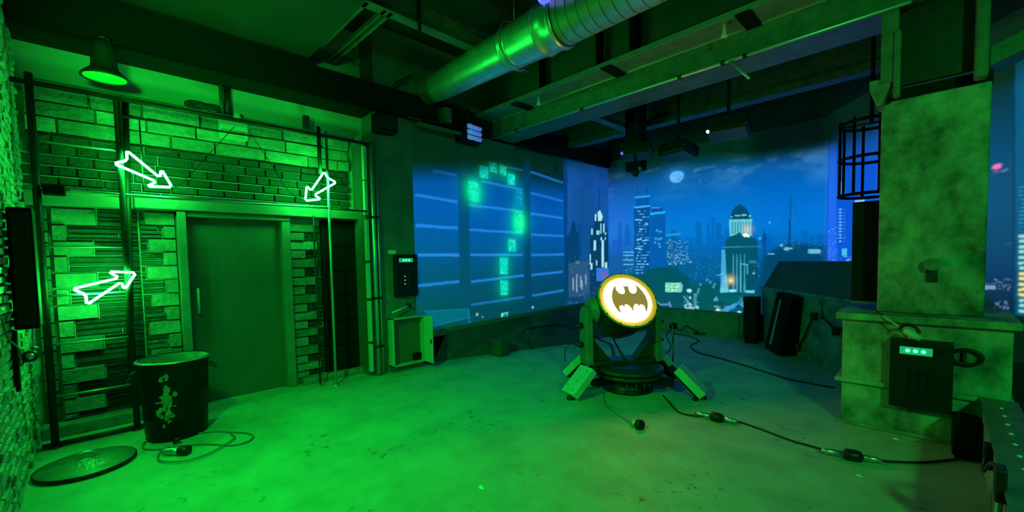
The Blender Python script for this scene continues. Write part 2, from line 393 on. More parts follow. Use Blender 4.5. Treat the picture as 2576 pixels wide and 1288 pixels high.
def noise2(shape, cells, rng, octs=5):
    out = np.zeros(shape); amp = 1; tot = 0
    for o in range(octs):
        cy_, cx_ = int(cells[0]*2**o)+2, int(cells[1]*2**o)+2; g = rng.random((cy_, cx_))
        yy = np.linspace(0, cy_-1.001, shape[0]); xx = np.linspace(0, cx_-1.001, shape[1])
        yi = yy.astype(int); xi = xx.astype(int); fy = (yy-yi)[:, None]; fx = (xx-xi)[None]; fy = fy*fy*(3-2*fy); fx = fx*fx*(3-2*fx)
        v = g[yi][:, xi]*(1-fy)*(1-fx)+g[yi+1][:, xi]*fy*(1-fx)+g[yi][:, xi+1]*(1-fy)*fx+g[yi+1][:, xi+1]*fy*fx
        out += v*amp; tot += amp; amp *= .55
    return out/tot
M_pict = bpy.data.materials.new('projected picture'); M_pict.use_nodes = True
_nt = M_pict.node_tree; _b = _nt.nodes['Principled BSDF']; _b.inputs['Base Color'].default_value = (.12, .13, .13, 1); _b.inputs['Roughness'].default_value = .9
_a = _nt.nodes.new('ShaderNodeVertexColor'); _a.layer_name = 'Picture'
_nt.links.new(_a.outputs[0], _b.inputs['Emission Color']); _b.inputs['Emission Strength'].default_value = 1.12
M_pict.cycles.emission_sampling = 'NONE'
nrng = np.random.default_rng(3); prng = random.Random(11)

# ---- office windows with the glowing question mark (screen wall)
def office():
    c = Canvas((1, 0, 0), (XP, 3.44, 0), (0, 1, 0), YB-.004-3.44, .40, 3.75, 560, 420)
    c.grad([(385, (0, 14, 22)), (412, (0, 38, 80)), (450, (0, 66, 150)), (520, (0, 76, 168)), (600, (0, 72, 150)), (690, (0, 60, 112)), (790, (0, 46, 78)), (840, (0, 40, 62))], 1100)
    c.img *= (1+.06*(noise2(c.U.shape, (4, 6), nrng)-.5))[..., None]
    for x in (1080, 1117, 1213, 1250, 1284, 1362, 1392): c.rect(x, 430, x+1.2, 700, (0, 45, 100), .45)
    c.poly([(1152, 380), (1180, 380), (1184, 850), (1157, 850)], (0, 50, 92), .8, 1.5)
    c.poly([(1317, 380), (1333, 380), (1336, 850), (1320, 850)], (0, 42, 90), .8, 1)
    c.poly([(1417, 380), (1427, 380), (1427, 800), (1420, 800)], (0, 48, 118), .9)
    # stretch of sky right of the office block
    c.poly([(1427, 380), (1560, 380), (1560, 820), (1427, 820)], (16, 72, 150), 1)
    n = noise2(c.U.shape, (3, 5), nrng)
    m = c.mask([(1427, 380), (1560, 380), (1560, 820), (1427, 820)])
    c.img[m] *= (.55+.8*n[m])[..., None]; c.img[m] *= (.55+.45*np.clip((c.w(1480, 400)[1]-c.Z[m])/.5, 0, 1))[..., None]
    topf = np.clip((c.w(1470, 385)[1]-c.Z)/(c.w(1470, 385)[1]-c.w(1470, 500)[1]), 0, 1)**1.1
    L = [(1088,429,1148,441,.4),(1044,490,1150,508,.8),(1046,567,1151,574,1),(1051,641.5,1155,641.5,1),(1051,719,1155,708,.8),
         (1211,456,1314,477,.6),(1270,420,1314,428,.4),(1180,516,1314,531.5,.85),(1180,578,1315,586,.9),(1182,641.5,1315,641,.9),(1184,709,1317,693,.8),(1184,767,1319,747,.5),
         (1334,432,1416,460,.5),(1334,485,1416,506,.6),(1334,537,1416,549,.8),(1336,590,1418,594,.8),(1336,641.5,1418,640,.8),(1336,692,1416,683.5,.8),(1338,744,1418,730,.7)]
    for (x0, y0, x1, y1, a) in L: c.line(x0, y0, x1, y1, 7.5 if x0 < 1160 else 6, (30, 118, 215), a)
    c.poly([(1069,783),(1180,777),(1180,799),(1085,822)], (0, 88, 122), .8); c.line(1069,783,1180,777,2,(30,120,160),.6); c.line(1085,822,1180,799,2,(30,120,160),.6); c.line(1177,776,1184,830,5,(20,95,130),.8)
    c.poly([(1184,790),(1420,745),(1420,800),(1184,850)], (0, 45, 85), .35)
    for x, y, r in ((1200,791,3),(1214,797,1.6),(1340,773,2.6),(1341,803,3),(1371,792,3.2),(1411,782,2.6),(1393,784,1.6)): c.dot(x, y, r, r*1.2, (120, 190, 225), .9)
    c.line(1338,805,1345,797,3,(90,140,200),.7); c.line(1345,797,1415,774,3,(40,80,140),.7)
    c.rect(1260,786,1278,804,(0,120,130),.9); c.line(1262,790,1278,786,3,(90,200,210)); c.dot(1263,793,2.5,4,(120,220,230)); c.line(1276,786,1276,802,2.5,(70,180,190))
    # dark and lit buildings right of the block
    c.poly([(1424,600),(1432,585),(1436,575),(1440,560),(1442,554),(1446,560),(1449,577),(1456,592),(1462,610),(1466,760),(1420,760)], (0, 42, 92), .92, .8)
    c.rect(1455,563,1464,700,(0,60,125),.8); c.rect(1466,575,1486,760,(10,62,128),.7,1)
    c.poly([(1430,662),(1478,655),(1484,745),(1430,748)], (44, 74, 115), .8, 1.5); c.dot(1453,660,6,4,(80,115,150),.7)
    for x, y0, y1 in ((1449,690,735),(1459,695,722),(1462,705,728),(1472,690,715),(1440,700,730)): c.rect(x,y0,x+3.2,y1,(150,180,205),.7,.7)
    c.poly([(1484,760),(1484,600),(1490,575),(1497,560),(1500,545),(1505,530),(1507,515),(1510,545),(1519,558),(1527,575),(1530,600),(1530,760)], (0, 40, 82), .95, .5)
    c.line(1507,470,1508,520,2.4,(0,50,100),.8)
    for q in ([(1503,535),(1509,528),(1516,545),(1513,556),(1504,556)], [(1496,540),(1500,538),(1500,556),(1496,556)]): c.poly(q, (170, 230, 235), .9, .6)
    for x0,y0,x1,y1 in ((1487,575,1491,590),(1500,580,1508,590),(1510,562,1513,588),(1517,563,1521,585),(1521,585,1525,590),(1510,597,1514,604),(1521,597,1524,603)): c.rect(x0,y0,x1,y1,(150,220,225),.85,.5)
    for x0,y0,x1,y1 in ((1493,605,1499,630),(1513,604,1519,672),(1483,640,1486,665),(1485,662,1490,678),(1521,660,1527,674),(1499,655,1502,668)): c.rect(x0,y0,x1,y1,(165,225,225),.9,.6)
    c.rect(1500,674,1540,707,(60,118,225),.75,.6); c.rect(1515,686,1527,700,(150,60,120),.6,1)
    c.poly([(1430,762),(1475,740),(1500,720),(1540,720),(1540,800),(1430,800)], (20,50,80), .5, 2)
    c.windows(1430,640,1500,760,60,(110,160,210),.5,prng,(1.5,2))
    # question mark
    glow = np.zeros(c.U.shape); cells = [([(1206,415),(1228,421),(1228,451),(1206,446)],0),([(1230,406),(1250,412),(1251,436),(1231,431)],0),([(1256,413),(1274,420),(1273,444),(1256,437)],0),([(1277,435),(1295,440),(1295,466),(1277,464)],0),
         ([(1179,455),(1203,461),(1204,508),(1192,508),(1180,500)],2),([(1298,478),(1314,482),(1314,530),(1298,528)],1),([(1297,535),(1314,539),(1314,584),(1297,581)],3),([(1278,600),(1297,602),(1298,633),(1278,632)],0),([(1257,648),(1278,648),(1277,690),(1257,690)],0),([(1258,706),(1278,705),(1278,742),(1259,743)],0)]
    for poly, k in cells:
        m_ = c.mask(poly).astype(float); glow += m_*(3.2 if k == 3 else (2.2 if k == 2 else (.4 if k == 1 else .75)))
    g = blurf(glow, 9)+.7*blurf(glow, 20)
    c.img[..., 1] += .42*g; c.img[..., 2] += .14*g; c.img[..., 2] *= 1-.35*np.clip(g*1.3, 0, 1)
    tx = noise2(c.U.shape, (70, 90), nrng, 2)
    for poly, k in cells:
        m_ = c.mask(poly); base = np.array(s2l([(0,195,178),(0,125,175),(10,215,170),(15,225,150)][k]))
        c.img[m_] = base*(.72+.65*tx[m_])[..., None]
        (x0,y0) = poly[0]; (x1,y1) = poly[1]; (x2,y2) = poly[2]
        for _ in range(9):
            x = prng.uniform(x0+1, x1-4); y = prng.uniform(y0+4, y2-3); c.rect(x, y, x+prng.uniform(2,5), y+prng.uniform(1.2,2.6), (90,240,215) if k != 1 else (40,170,210), .7)
    # picture fades out towards its upper edge and ends on a slanting lower edge
    ztop = np.interp(c.U+3.44, [3.44, 5.3, 6.2, YB], [c.w(1045,402)[1], c.w(1230,386)[1], c.w(1330,378)[1], c.w(1520,385)[1]])
    q = np.clip((ztop-c.Z)/.42, 0, 1); c.img *= (q*q*(3-2*q))[..., None]
    blur_img(c, .8)
    zb = np.interp(c.U+3.44, [3.44, 7.0, YB], [.49, .585, .60])
    c.img *= np.clip((c.Z-zb)/.02, 0, 1)[..., None]
    c.build('projected_picture', 'blue projection of office windows with a green question mark, left of the skyline')
office()

# ---- moonlit city (back wall)
def skyline():
    c = Canvas((0, -1, 0), (XP+.004, YB, 0), (1, 0, 0), 4.24, .46, 3.85, 600, 460)
    c.grad([(365, (0, 14, 18)), (400, (0, 46, 74)), (435, (8, 78, 150)), (480, (0, 92, 180)), (540, (0, 102, 200)), (600, (0, 100, 190)), (650, (0, 88, 150)), (700, (0, 72, 118)), (790, (0, 56, 80))], 1800)
    rx = np.clip((c.w(1640, 500)[0]-c.U)/.9, 0, 1)[..., None]
    c.img = c.img*(1-.5*rx)+.5*rx*np.array(s2l((36, 92, 205)))*np.clip(c.img[..., 2:3]/s2l((0,102,200))[2], 0, 1)
    n = noise2(c.U.shape, (3.2, 2.4), nrng, 6); n2 = noise2(c.U.shape, (9, 5), nrng, 5)
    zt = c.w(1800, 395)[1]; zl = c.w(1800, 520)[1]
    band = np.exp(-((c.Z-c.w(1800, 430)[1])/.30)**2)
    cl = np.clip((n-.50)*6, 0, 1)*band+np.clip((n2-.55)*5, 0, 1)*band*.5
    c.img += cl[..., None]*np.array([.07, .19, .24])
    hz = np.exp(-((c.Z-c.w(1800, 575)[1])/.22)**2); c.img += (hz*(.4+.6*n))[..., None]*np.array([.0, .035, .07])
    # moon
    c.dot(1702, 442, 34, 28, (40, 120, 200), .5, True)
    c.poly([(1684,444),(1690,434),(1702,430),(1714,431),(1721,437),(1719,448),(1710,458),(1697,460),(1687,455)], (88, 172, 238), .95, 1)
    c.line(1703,455,1716,443,2.5,(60,130,205),.8,.7); c.dot(1693,448,5,4,(120,200,250),.6,True)
    c.line(1745,431,1762,424,6,(70,130,180),.6,2); c.line(1764,424,1800,418,5,(50,115,170),.5,2); c.line(1760,450,1762,462,4,(40,120,180),.5,1.5)
    c.line(1830,425,1855,435,5,(60,125,175),.5,2); c.line(1870,432,1915,415,8,(30,110,165),.6,2.5); c.line(1960,420,2050,425,6,(40,110,165),.5,3)
    # far silhouettes
    x = 1530
    while x < 2085:
        wd = prng.uniform(7, 20); hh = prng.uniform(0, 1)**2*50
        c.rect(x, 618-hh*.9, x+wd, 720, (0, 80, 165) if x > 1640 else (12, 82, 185), .5, .5); x += wd*prng.uniform(.7, 1.3)
    for x0,y0,x1 in ((1555,560,1565),(1572,565,1584),(1750,558,1766),(1778,560,1786),(1790,545,1797),(1800,560,1815),(1688,577,1703)): c.rect(x0,y0,x1,700,(0,84,172),.75,.6)
    c.rect(1541,603,1566,700,(14,76,180),.8)
    # mid ground haze of windows
    c.poly([(1530,640),(1660,650),(2085,640),(2085,800),(1530,800)], (0, 70, 120), .45, 5)
    c.windows(1740,600,1822,700,150,(40,130,190),.55,prng,(2.4,1.3))
    c.windows(1565,618,1600,690,60,(90,170,225),.7,prng,(3,1.6)); c.windows(1675,605,1730,665,110,(120,200,235),.7,prng,(2.4,2))
    c.windows(1880,600,2080,660,90,(50,140,190),.5,prng,(2.2,1.4)); c.windows(1730,655,1815,720,60,(60,150,200),.55,prng,(3,1.6))
    # twin towers
    c.line(1604,470,1604,500,3,(0,66,150),.9,.5); c.line(1628,470,1628,500,3,(0,66,150),.9,.5)
    c.rect(1599,494,1633,522,(0,72,160)); c.poly([(1595,521),(1635,518),(1636,700),(1596,702)], (0, 64, 145))
    c.line(1598,497,1635,493,4.5,(40,150,225)); c.line(1595,522,1636,518,4.5,(50,160,230))
    for k in range(22):
        y = 530+k*7.4; n_ = 1 if y < 590 else (2 if y < 640 else 4)
        for _ in range(n_+1): x = prng.uniform(1598, 1628); c.rect(x, y, x+prng.uniform(3, 9), y+prng.uniform(1.8, 3.2), (105, 195, 230), prng.uniform(.3, .95))
    for x0,x1,y in ((1598,1610,553),(1622,1631,564),(1608,1617,577),(1602,1614,602),(1622,1632,604),(1598,1612,625)): c.rect(x0,y-1.5,x1,y+1.5,(120,205,235),.9)
    c.rect(1641,524,1668,540,(0,66,145)); c.line(1640,523,1660,523,2.5,(110,120,215)); c.poly([(1637,537),(1674,533),(1674,690),(1638,695)], (0, 76, 165)); c.line(1635,538.5,1674,533.5,6,(30,160,232))
    for x,y in ((1653,580),(1661,583),(1650,600),(1657,602),(1663,600),(1648,610),(1658,614),(1660,621)): c.dot(x,y,3.2,2.6,(70,160,220),.8)
    c.line(1675,592,1713,588,5,(30,140,215)); c.rect(1676,597,1712,670,(0,72,135),.6)
    c.windows(1677,602,1712,665,60,(130,205,235),.8,prng,(2.6,2.2)); c.windows(1690,640,1735,662,22,(120,200,220),.7,prng,(6,1.6))
    for y in (633,641,653,664): c.rect(1568,y,1594,y+2.6,(100,190,225),.8)
    # dark foreground mass, sign, street
    c.poly([(1600,700),(1625,680),(1655,672),(1705,672),(1718,690),(1735,700),(1735,760),(1600,760)], (0, 62, 84), .95, 1.5)
    c.poly([(1640,720),(1900,700),(1900,800),(1640,800)], (0, 66, 92), .8, 3)
    c.rect(1674,711,1714,735,(120,215,180)); c.windows(1676,713,1710,731,60,(40,110,90),.6,prng,(3,3)); c.windows(1676,713,1710,731,40,(190,245,215),.8,prng,(3,3)); c.poly([(1708,712),(1718,716),(1716,734),(1708,734)],(120,180,215),.9)
    c.rect(1688,738,1718,800,(0,64,90),.9)
    c.dot(1734,731,6,4,(170,250,225)); c.dot(1736,749,3,3.5,(130,200,210)); c.line(1719,745,1733,760,3,(90,160,185),.9)
    for p in ([(1720,768),(1735,760),(1748,772),(1745,782),(1725,780)],): c.poly(p,(140,195,205),.85,.6)
    c.dot(1730,770,3,3,(0,70,95)); c.dot(1743,770,3,3,(0,70,95)); c.dot(1756,773,7,3.5,(130,205,215),.95); c.rect(1745,738,1753,770,(80,150,165),.6,.8)
    c.windows(1720,735,1760,785,46,(120,185,200),.7,prng,(3,2)); c.windows(1775,768,1830,786,50,(140,200,190),.75,prng,(5,1.6)); c.rect(1778,769,1808,772,(120,170,170),.8)
    c.poly([(1652,755),(1660,764),(1680,764),(1684,757),(1690,770),(1688,776),(1683,768),(1655,768)], (96, 140, 190), .85, .6)
    # round dark dome
    c.poly([(1758,790),(1758,735),(1762,722),(1772,715),(1784,715),(1793,722),(1797,735),(1797,790)], (0, 66, 86), .98)
    for x,y in ((1779,704),(1787,710),(1762,716),(1758,728),(1795,722),(1756,735),(1798,715)): c.dot(x,y,3,3.4,(70,150,180),.8)
    # domed tower
    c.poly([(1836,552),(1840,535),(1848,522),(1857,516),(1861,513),(1866,516),(1876,522),(1884,536),(1889,552)], (0, 56, 98), .97)
    c.line(1861,500,1861,515,1.6,(0,70,130),.8)
    c.rect(1848,541,1862,544,(130,205,210),.8); c.rect(1866,539,1878,543,(130,205,210),.8); c.rect(1838,544,1842,548,(120,200,210),.8); c.rect(1884,541,1889,546,(120,200,210),.8)
    c.poly([(1834,552),(1893,551),(1892,592),(1836,594)], (90, 190, 205))
    for x in range(1841, 1892, 7): c.rect(x,558,x+3,588,(0,80,110),.75,.4)
    c.dot(1879,578,12,12,(215,190,200),.7,True); c.poly([(1865,598),(1868,590),(1876,586),(1886,592),(1886,598)],(225,240,215))
    c.poly([(1824,626),(1826,603),(1834,596),(1850,590),(1861,584),(1872,596),(1893,597),(1905,603),(1907,626)], (0, 66, 96), .98)
    c.line(1817,622,1915,620,2.5,(50,130,165),.9)
    c.poly([(1824,626),(1907,624),(1907,700),(1882,735),(1824,735)], (0, 64, 92), .95)
    c.poly([(1816,628),(1824,628),(1830,735),(1812,735)], (70, 165, 215), .85, .9)
    for x in (1844,1853,1862,1872): c.poly([(x,640),(x+2,640),(x+3.4,735),(x-1.4,735)], (64,160,185), .8, .7)
    c.rect(1812,725,1832,735,(110,205,220),.9); c.rect(1834,728,1852,735,(130,220,235),.9); c.poly([(1812,690),(1822,680),(1824,692),(1798,694)], (80,180,215),.8,.5)
    c.poly([(1818,700),(1828,690),(1834,735),(1812,737)], (90,190,215),.7,1)
    c.dot(1838,705,11,12,(215,190,130),.85,True); c.dot(1839,706,5,4,(250,235,160),.9,True); c.rect(1836,716,1839,728,(0,50,80),.8)
    c.poly([(1862,662),(1882,664),(1882,690),(1879,690),(1879,667),(1865,666),(1865,735),(1862,735)], (70,165,205),.9)
    c.rect(1875,730,1898,737,(100,200,215),.9); c.rect(1884,655,1902,662,(50,130,150),.7,1); c.windows(1890,655,1935,700,22,(70,150,185),.6,prng,(4,1.6)); c.dot(1896,688,2.5,2.5,(110,190,220))
    # rearing statue and lamps at the bottom
    c.poly([(1822,790),(1820,778),(1826,771),(1838,768),(1848,762),(1858,758),(1863,746),(1867,750),(1868,758),(1874,768),(1879,780),(1866,772),(1858,764),(1846,776),(1834,780),(1830,792)], (62, 150, 205), .95, .5)
    c.poly([(1834,792),(1836,782),(1852,772),(1866,775),(1876,792)], (0, 84, 122), .9); c.dot(1860,787,5,4,(215,250,235)); c.dot(1806,782,5,6,(180,230,225)); c.rect(1810,744,1866,764,(0,88,92),.6,1); c.poly([(1795,752),(1803,745),(1808,756),(1796,758)],(90,160,180),.8)
    c.dot(1814,765,6,8,(0,50,80),.9)
    # spire, mast, hill
    c.poly([(1920,650),(1921,620),(1918,600),(1923,575),(1928,600),(1925,620),(1927,650)], (0, 62, 120), .9, .5); c.dot(1912,600,3,3,(80,170,220)); c.dot(1936,560,3,3,(70,160,220))
    c.line(1990,490,1988,560,2,(0,60,118),.95); c.rect(1984,553,1989,566,(0,50,96),.95); c.line(1987,560,1986,620,5,(0,56,104),.95)
    c.line(1990,500,1968,560,1.3,(0,70,130),.7); c.line(1990,500,2016,565,1.3,(0,70,130),.7); c.line(1990,520,1974,580,1.2,(0,70,130),.6)
    c.poly([(1920,650),(1950,625),(1975,615),(2010,612),(2085,620),(2085,810),(1880,810),(1905,745)], (0, 52, 84), .8, 3)
    for x,y,rx,ry in ((1966,617,4,3),(1979,626,7,4),(1990,625,4,2),(2042,632,5,5),(2052,632,8,5),(2060,632,5,4)): c.dot(x,y,rx,ry,(110,195,215),.85)
    c.rect(1932,637,1948,640,(110,190,220),.8); c.windows(1960,600,2080,640,50,(60,150,200),.5,prng,(4,1.4)); c.rect(2032,627,2064,638,(90,180,215),.7)
    # right seam where the next projector overlaps
    q = np.clip((c.U-(c.w(2068, 500)[0]))/.05, 0, 1)*.2; c.img = c.img*(1-q[..., None])+q[..., None]*np.array(s2l((40,100,225)))
    px_ = np.interp(c.U, [c.w(x_, 385)[0] for x_ in (1530,1600,1700,1800,1900,2000,2082)], [c.w(x_, y_)[1] for x_, y_ in ((1530,398),(1600,405),(1700,385),(1800,375),(1900,378),(2000,365),(2082,345))])
    q = np.clip((px_-c.Z)/.34, 0, 1); c.img *= (q*q*(3-2*q))[..., None]
    blur_img(c, .7); c.img *= np.clip((c.Z-.485)/.02, 0, 1)[..., None]
    c.build('projected_picture', 'blue projection of a moonlit city skyline with a domed tower, on the back wall')
skyline()

# ---- third picture (slanting wall)
def sidepic():
    c = Canvas(tuple(NN), W0, DD, 4.4, .5, 3.9, 420, 370)
    c.grad([(300, (0, 16, 26)), (345, (4, 50, 110)), (400, (12, 72, 170)), (470, (14, 82, 205)), (640, (14, 86, 215)), (700, (8, 60, 150))], 2130)
    u2 = c.w(2400, 500)[0]; q = np.clip((c.U-u2)/.3, 0, 1)[..., None]
    g2 = np.zeros_like(c.img); zs = [c.w(2530, y)[1] for y in (820, 760, 700, 640, 520, 400, 250, 190)]
    cs = np.array([s2l(k) for k in ((0,10,40),(0,20,66),(0,34,92),(0,52,100),(0,66,112),(0,62,112),(0,40,66),(0,8,10))])
    for k in range(3): g2[..., k] = np.interp(c.Z, zs, cs[:, k])
    c.img = c.img*(1-q)+g2*q
    c.rect(2060,360,2105,665,(36,104,235),.55,3); c.rect(2106,400,2204,662,(0,70,195),.6,.8)
    for y in range(525, 612, 8): c.rect(2111,y,2118,y+3,(120,205,240),.85); c.rect(2123,y+1,2126,y+3,(110,160,230),.7)
    c.poly([(2110,488),(2110,465),(2116,458),(2126,457),(2126,488)], (50, 150, 235), .95, .5); c.poly([(2151,504),(2176,502),(2174,514),(2152,516)], (150,190,235),.95,.4)
    c.rect(2118,625,2131,642,(70,190,225),.9,.5); c.windows(2080,570,2108,660,40,(90,150,240),.7,prng,(4,2)); c.windows(2108,640,2160,660,30,(110,180,240),.8,prng,(4,2)); c.windows(2165,600,2180,660,20,(90,150,230),.7,prng,(2,3))
    c.rect(2550,200,2556,830,(0,34,70),.9,.8); c.rect(2556,150,2640,830,(0,84,128),.8,.8)
    c.poly([(2496,424),(2502,414),(2514,411),(2522,413),(2520,422),(2508,426)], (235, 110, 190), .95, .5); c.line(2498,432,2530,430,3,(120,90,160),.9,.5); c.line(2520,430,2540,424,3,(110,110,180),.8,.5)
    c.windows(2478,700,2542,728,44,(120,160,200),.7,prng,(4,2.4)); c.rect(2478,718,2505,728,(130,170,200),.7); c.windows(2500,755,2542,788,40,(120,150,210),.7,prng,(3,5))
    c.poly([(2470,740),(2520,775),(2540,800),(2470,810)], (0, 6, 20), .9); c.line(2530,615,2548,612,2,(40,120,140),.7)
    for k in range(15):
        y = 590+k*13.5; c.rect(2565,y,2600,y+7,(230,235,120) if 6 < k < 12 else (150,220,215),.95,.5)
    for k in range(12): c.rect(2566,470+k*10,2600,472+k*10,(60,160,190),.7)
    z0 = c.w(2085, 343)[1]; q = np.clip((z0-.0-c.Z)/.45, 0, 1)
    zt = np.interp(c.U, [0, u2, 4.4], [c.w(2090, 335)[1], c.w(2090, 320)[1], c.w(2530, 165)[1]]); q = np.clip((zt-c.Z)/.5, 0, 1)
    zb = c.w(2530, 792)[1]; c.img *= ((q*q*(3-2*q))*np.clip((c.Z-zb)/.02, 0, 1))[..., None]; blur_img(c, .6)
    c.build('projected_picture', 'blue projection of lit high-rise windows and a small pink light, behind the pillar')
sidepic()

# ================================================================== LEFT SIDE THINGS
def neon(pix, name_label, X=-5.46):
    P = [atx(x, y, X) for x, y in pix]; k = len(P)
    cen = sum(P, Vector())/k
    t = thing('neon_arrow', name_label, 'neon sign', cen, 'green neon arrows on the scaffold')
    dense = []
    for i in range(k):
        a, b = P[i], P[(i+1) % k]; L = (b-a).length; e = min(.018, L*.3)
        dense += [a+(b-a)*(e/L), a+(b-a)*.5, b-(b-a)*(e/L)]
    MB().tube(dense, .0115, 10, closed=True).build('tube', M_neon, t)
    for i in (0, k//2): MB().tube([P[i]+Vector((-.004,0,0)), P[i]+Vector((-.05,0,0))], .006, 8).build('standoff', M_dmetal, t)
    return t
neon([(318,378),(402,447),(406,426),(433,471),(369,469),(394,457),(285,411),(320,404)], 'green neon arrow pointing down right at the top of the left ladder')
neon([(815.6,432),(782.6,480),(772,466.7),(768,505),(807.6,501),(790.5,490.4),(846,459),(823.5,447)], 'small green neon arrow pointing down left above the door corner')
neon([(181,727),(300,699),(272,683),(342,686),(313,729),(305,709),(218,767),(216,741)], 'green neon arrow pointing up right, low between the ladder uprights')

# scaffold frame
XS = -5.5
t = thing('scaffold', 'steel scaffold frame with ladder rungs in front of the stone wall', 'scaffold', (XS, 1.1, 0))
for y, z1, r in ((-.342, 3.27, .027), (.205, 3.2, .026), (2.145, 3.26, .017), (2.055, 3.30, .024)):
    mb = MB(); z0 = 0 if y != 2.055 else 2.72
    mb.tube([(XS, y, z0), (XS, y, z1)], r, 12)
    if z0 == 0: mb.lathe([(.045, 0), (.045, .012), (r, .014)], (XS, y, 0), n=16)
    mb.build('upright', M_dmetal if y < 1 or z0 else M_tube, t)
for z, m_ in ((2.70, M_tube), (1.79, M_tube), (1.355, M_tube), (.92, M_tube), (.455, M_tube)):
    MB().tube([(XS, -.32, z), (XS, .19, z)], .010, 8).build('rung', m_, t)
MB().tube([(XS, -.45, 3.19), (XS, 2.75, 3.20)], .022).build('rail', M_dmetal, t)
MB().tube([(XS, .2, 3.03), (XS, 2.10, 3.06)], .010).build('rail', M_dmetal, t)
MB().tube([(XS, -.42, 2.30), (XS, .2, 2.285), (XS, 2.13, 2.30)], .017).build('rail', M_tube, t)
MB().tube([(XS, 2.14, 2.29), (XS, 2.66, 2.29)], .012).build('rail', M_dmetal, t)
MB().tube([(XS, -.42, .03), (XS, .4, .03)], .02).build('rail', M_dmetal, t)
mb = MB(); mb.box((XS-.04, -.31, 2.24), (XS+.05, -.17, 2.33)); mb.build('clamp', M_black, t, .01)
MB().tube([(XS, .36, 3.03), (XS, .36, 2.35)], .006, 6).build('rod', M_dmetal, t)
MB().tube([(XW+.12, .2, .5), (XW+.12, .28, 3.3)], .03, 10).build('back_upright', M_dmetal, t)
MB().tube([(XS-.1, 1.985, .03), (XS-.1, 1.985, 2.2)], .012, 8).build('back_upright', M_dmetal, t)
# hanging wires
for pts, lb in (([(590,318),(560,350),(520,395),(478,440),(450,466),(434,470)], 'thin dark wire looping down to the large neon arrow'),
            ([(628,330),(650,365),(690,425),(718,470),(745,495),(766,500)], 'thin dark wire slanting down to the small neon arrow')):
    o = MB().tube(curve_pts([atx(x, y, -5.48) for x, y in pts], 5), .004, 6).build('hanging_wire', M_rubber); tag(o, lb, 'wire')
# door jamb tubes / column
t = thing('pipe_bundle', 'bundle of pale vertical pipes and boxed trims between stone wall and keypad', 'pipes', (XS, 2.76, 0))
MB().tube([(XS, 2.745, .02), (XS, 2.745, 3.22)], .026, 14).build('pipe', M_tube, t)
MB().tube([(XS, 2.81, .02), (XS, 2.81, 3.25)], .012, 10).build('pipe', M_tube, t)
mb = MB()
for z0, z1 in ((2.72, 3.17), (2.24, 2.70), (1.62, 2.18), (1.1, 1.58), (.5, 1.06), (.08, .46)): mb.box((XS-.06, 2.63, z0), (XS-.0, 2.675, z1))
mb.build('slat', M_case, t, .004)
for z in (2.2, 1.08, .4): MB().box((XS-.03, 2.70, z), (XS+.03, 2.83, z+.03)).build('pipe_clip', M_dmetal, t)
MB().box((-5.93, 2.66, .0), (-5.56, 2.855, 3.24)).build('backing_post', M_door, t, .004)

# wall lamp bell
t = thing('ceiling_lamp', 'round bell lamp with green glass hanging from the beam at top left', 'lamp', (-5.4, .134, 3.32))
MB().lathe([(.03, .34), (.065, .325), (.085, .29), (.09, .24), (.092, .12), (.10, .085), (.135, .05), (.166, .018), (.17, 0), (.16, .0), (.15, .01)], (-5.4, .134, 3.32), n=40).build('shade', M_bell, t)
MB().lathe([(.001, -.004), (.10, -.002), (.148, .004), (.148, .012), (.001, .012)], (-5.4, .134, 3.32), n=40, caps=False).build('lamp_glass', M_bell_lens, t)
MB().lathe([(.05, .34), (.05, .38)], (-5.4, .134, 3.32), n=20).build('mount', M_dmetal, t)

# junction box, conduit, cable heap, camera dot
t = thing('junction_box', 'square painted junction box on top of the stone wall', 'box', (-5.9, 1.21, 3.05))
MB().box((-5.93, 1.08, 3.07), (-5.80, 1.35, 3.29)).build('box_body', M_case, t, .008); MB().box((-5.8, 1.08, 3.12), (-5.795, 1.35, 3.15)).build('seam', M_paint, t)
t = thing('conduit', 'vertical pair of conduits on the plaster above the junction box', 'conduit', (-5.93, 1.16, 3.3))
MB().tube([(-5.95, 1.13, 3.3), (-5.95, 1.13, 3.7)], .022).build('conduit_pipe', M_door, t); MB().tube([(-5.94, 1.19, 3.36), (-5.94, 1.19, 3.7)], .034).build('conduit_pipe', M_dmetal, t)
o = MB().lathe([(.03, 0), (.045, .02), (.03, .09), (.012, .1)], (-5.87, 1.26, 3.295)).build('wall_sensor', M_white); tag(o, 'small pale sensor dome standing on the junction box', 'sensor')
P = [(-5.86, .93+.16*math.cos(a), 3.39+.035*math.sin(a*1.7)) for a in np.linspace(0, 14, 60)]
o = MB().tube(P, .008, 6).build('cable_heap', M_rubber); tag(o, 'heap of black cable lying on the wall top left of the junction box', 'cable')
o = MB().box((-5.95+.06, 2.0, 3.36), (-5.95+.12, 2.07, 3.52)).build('wall_bracket', M_dmetal); tag(o, 'short dark bracket above the rear right upright', 'bracket')

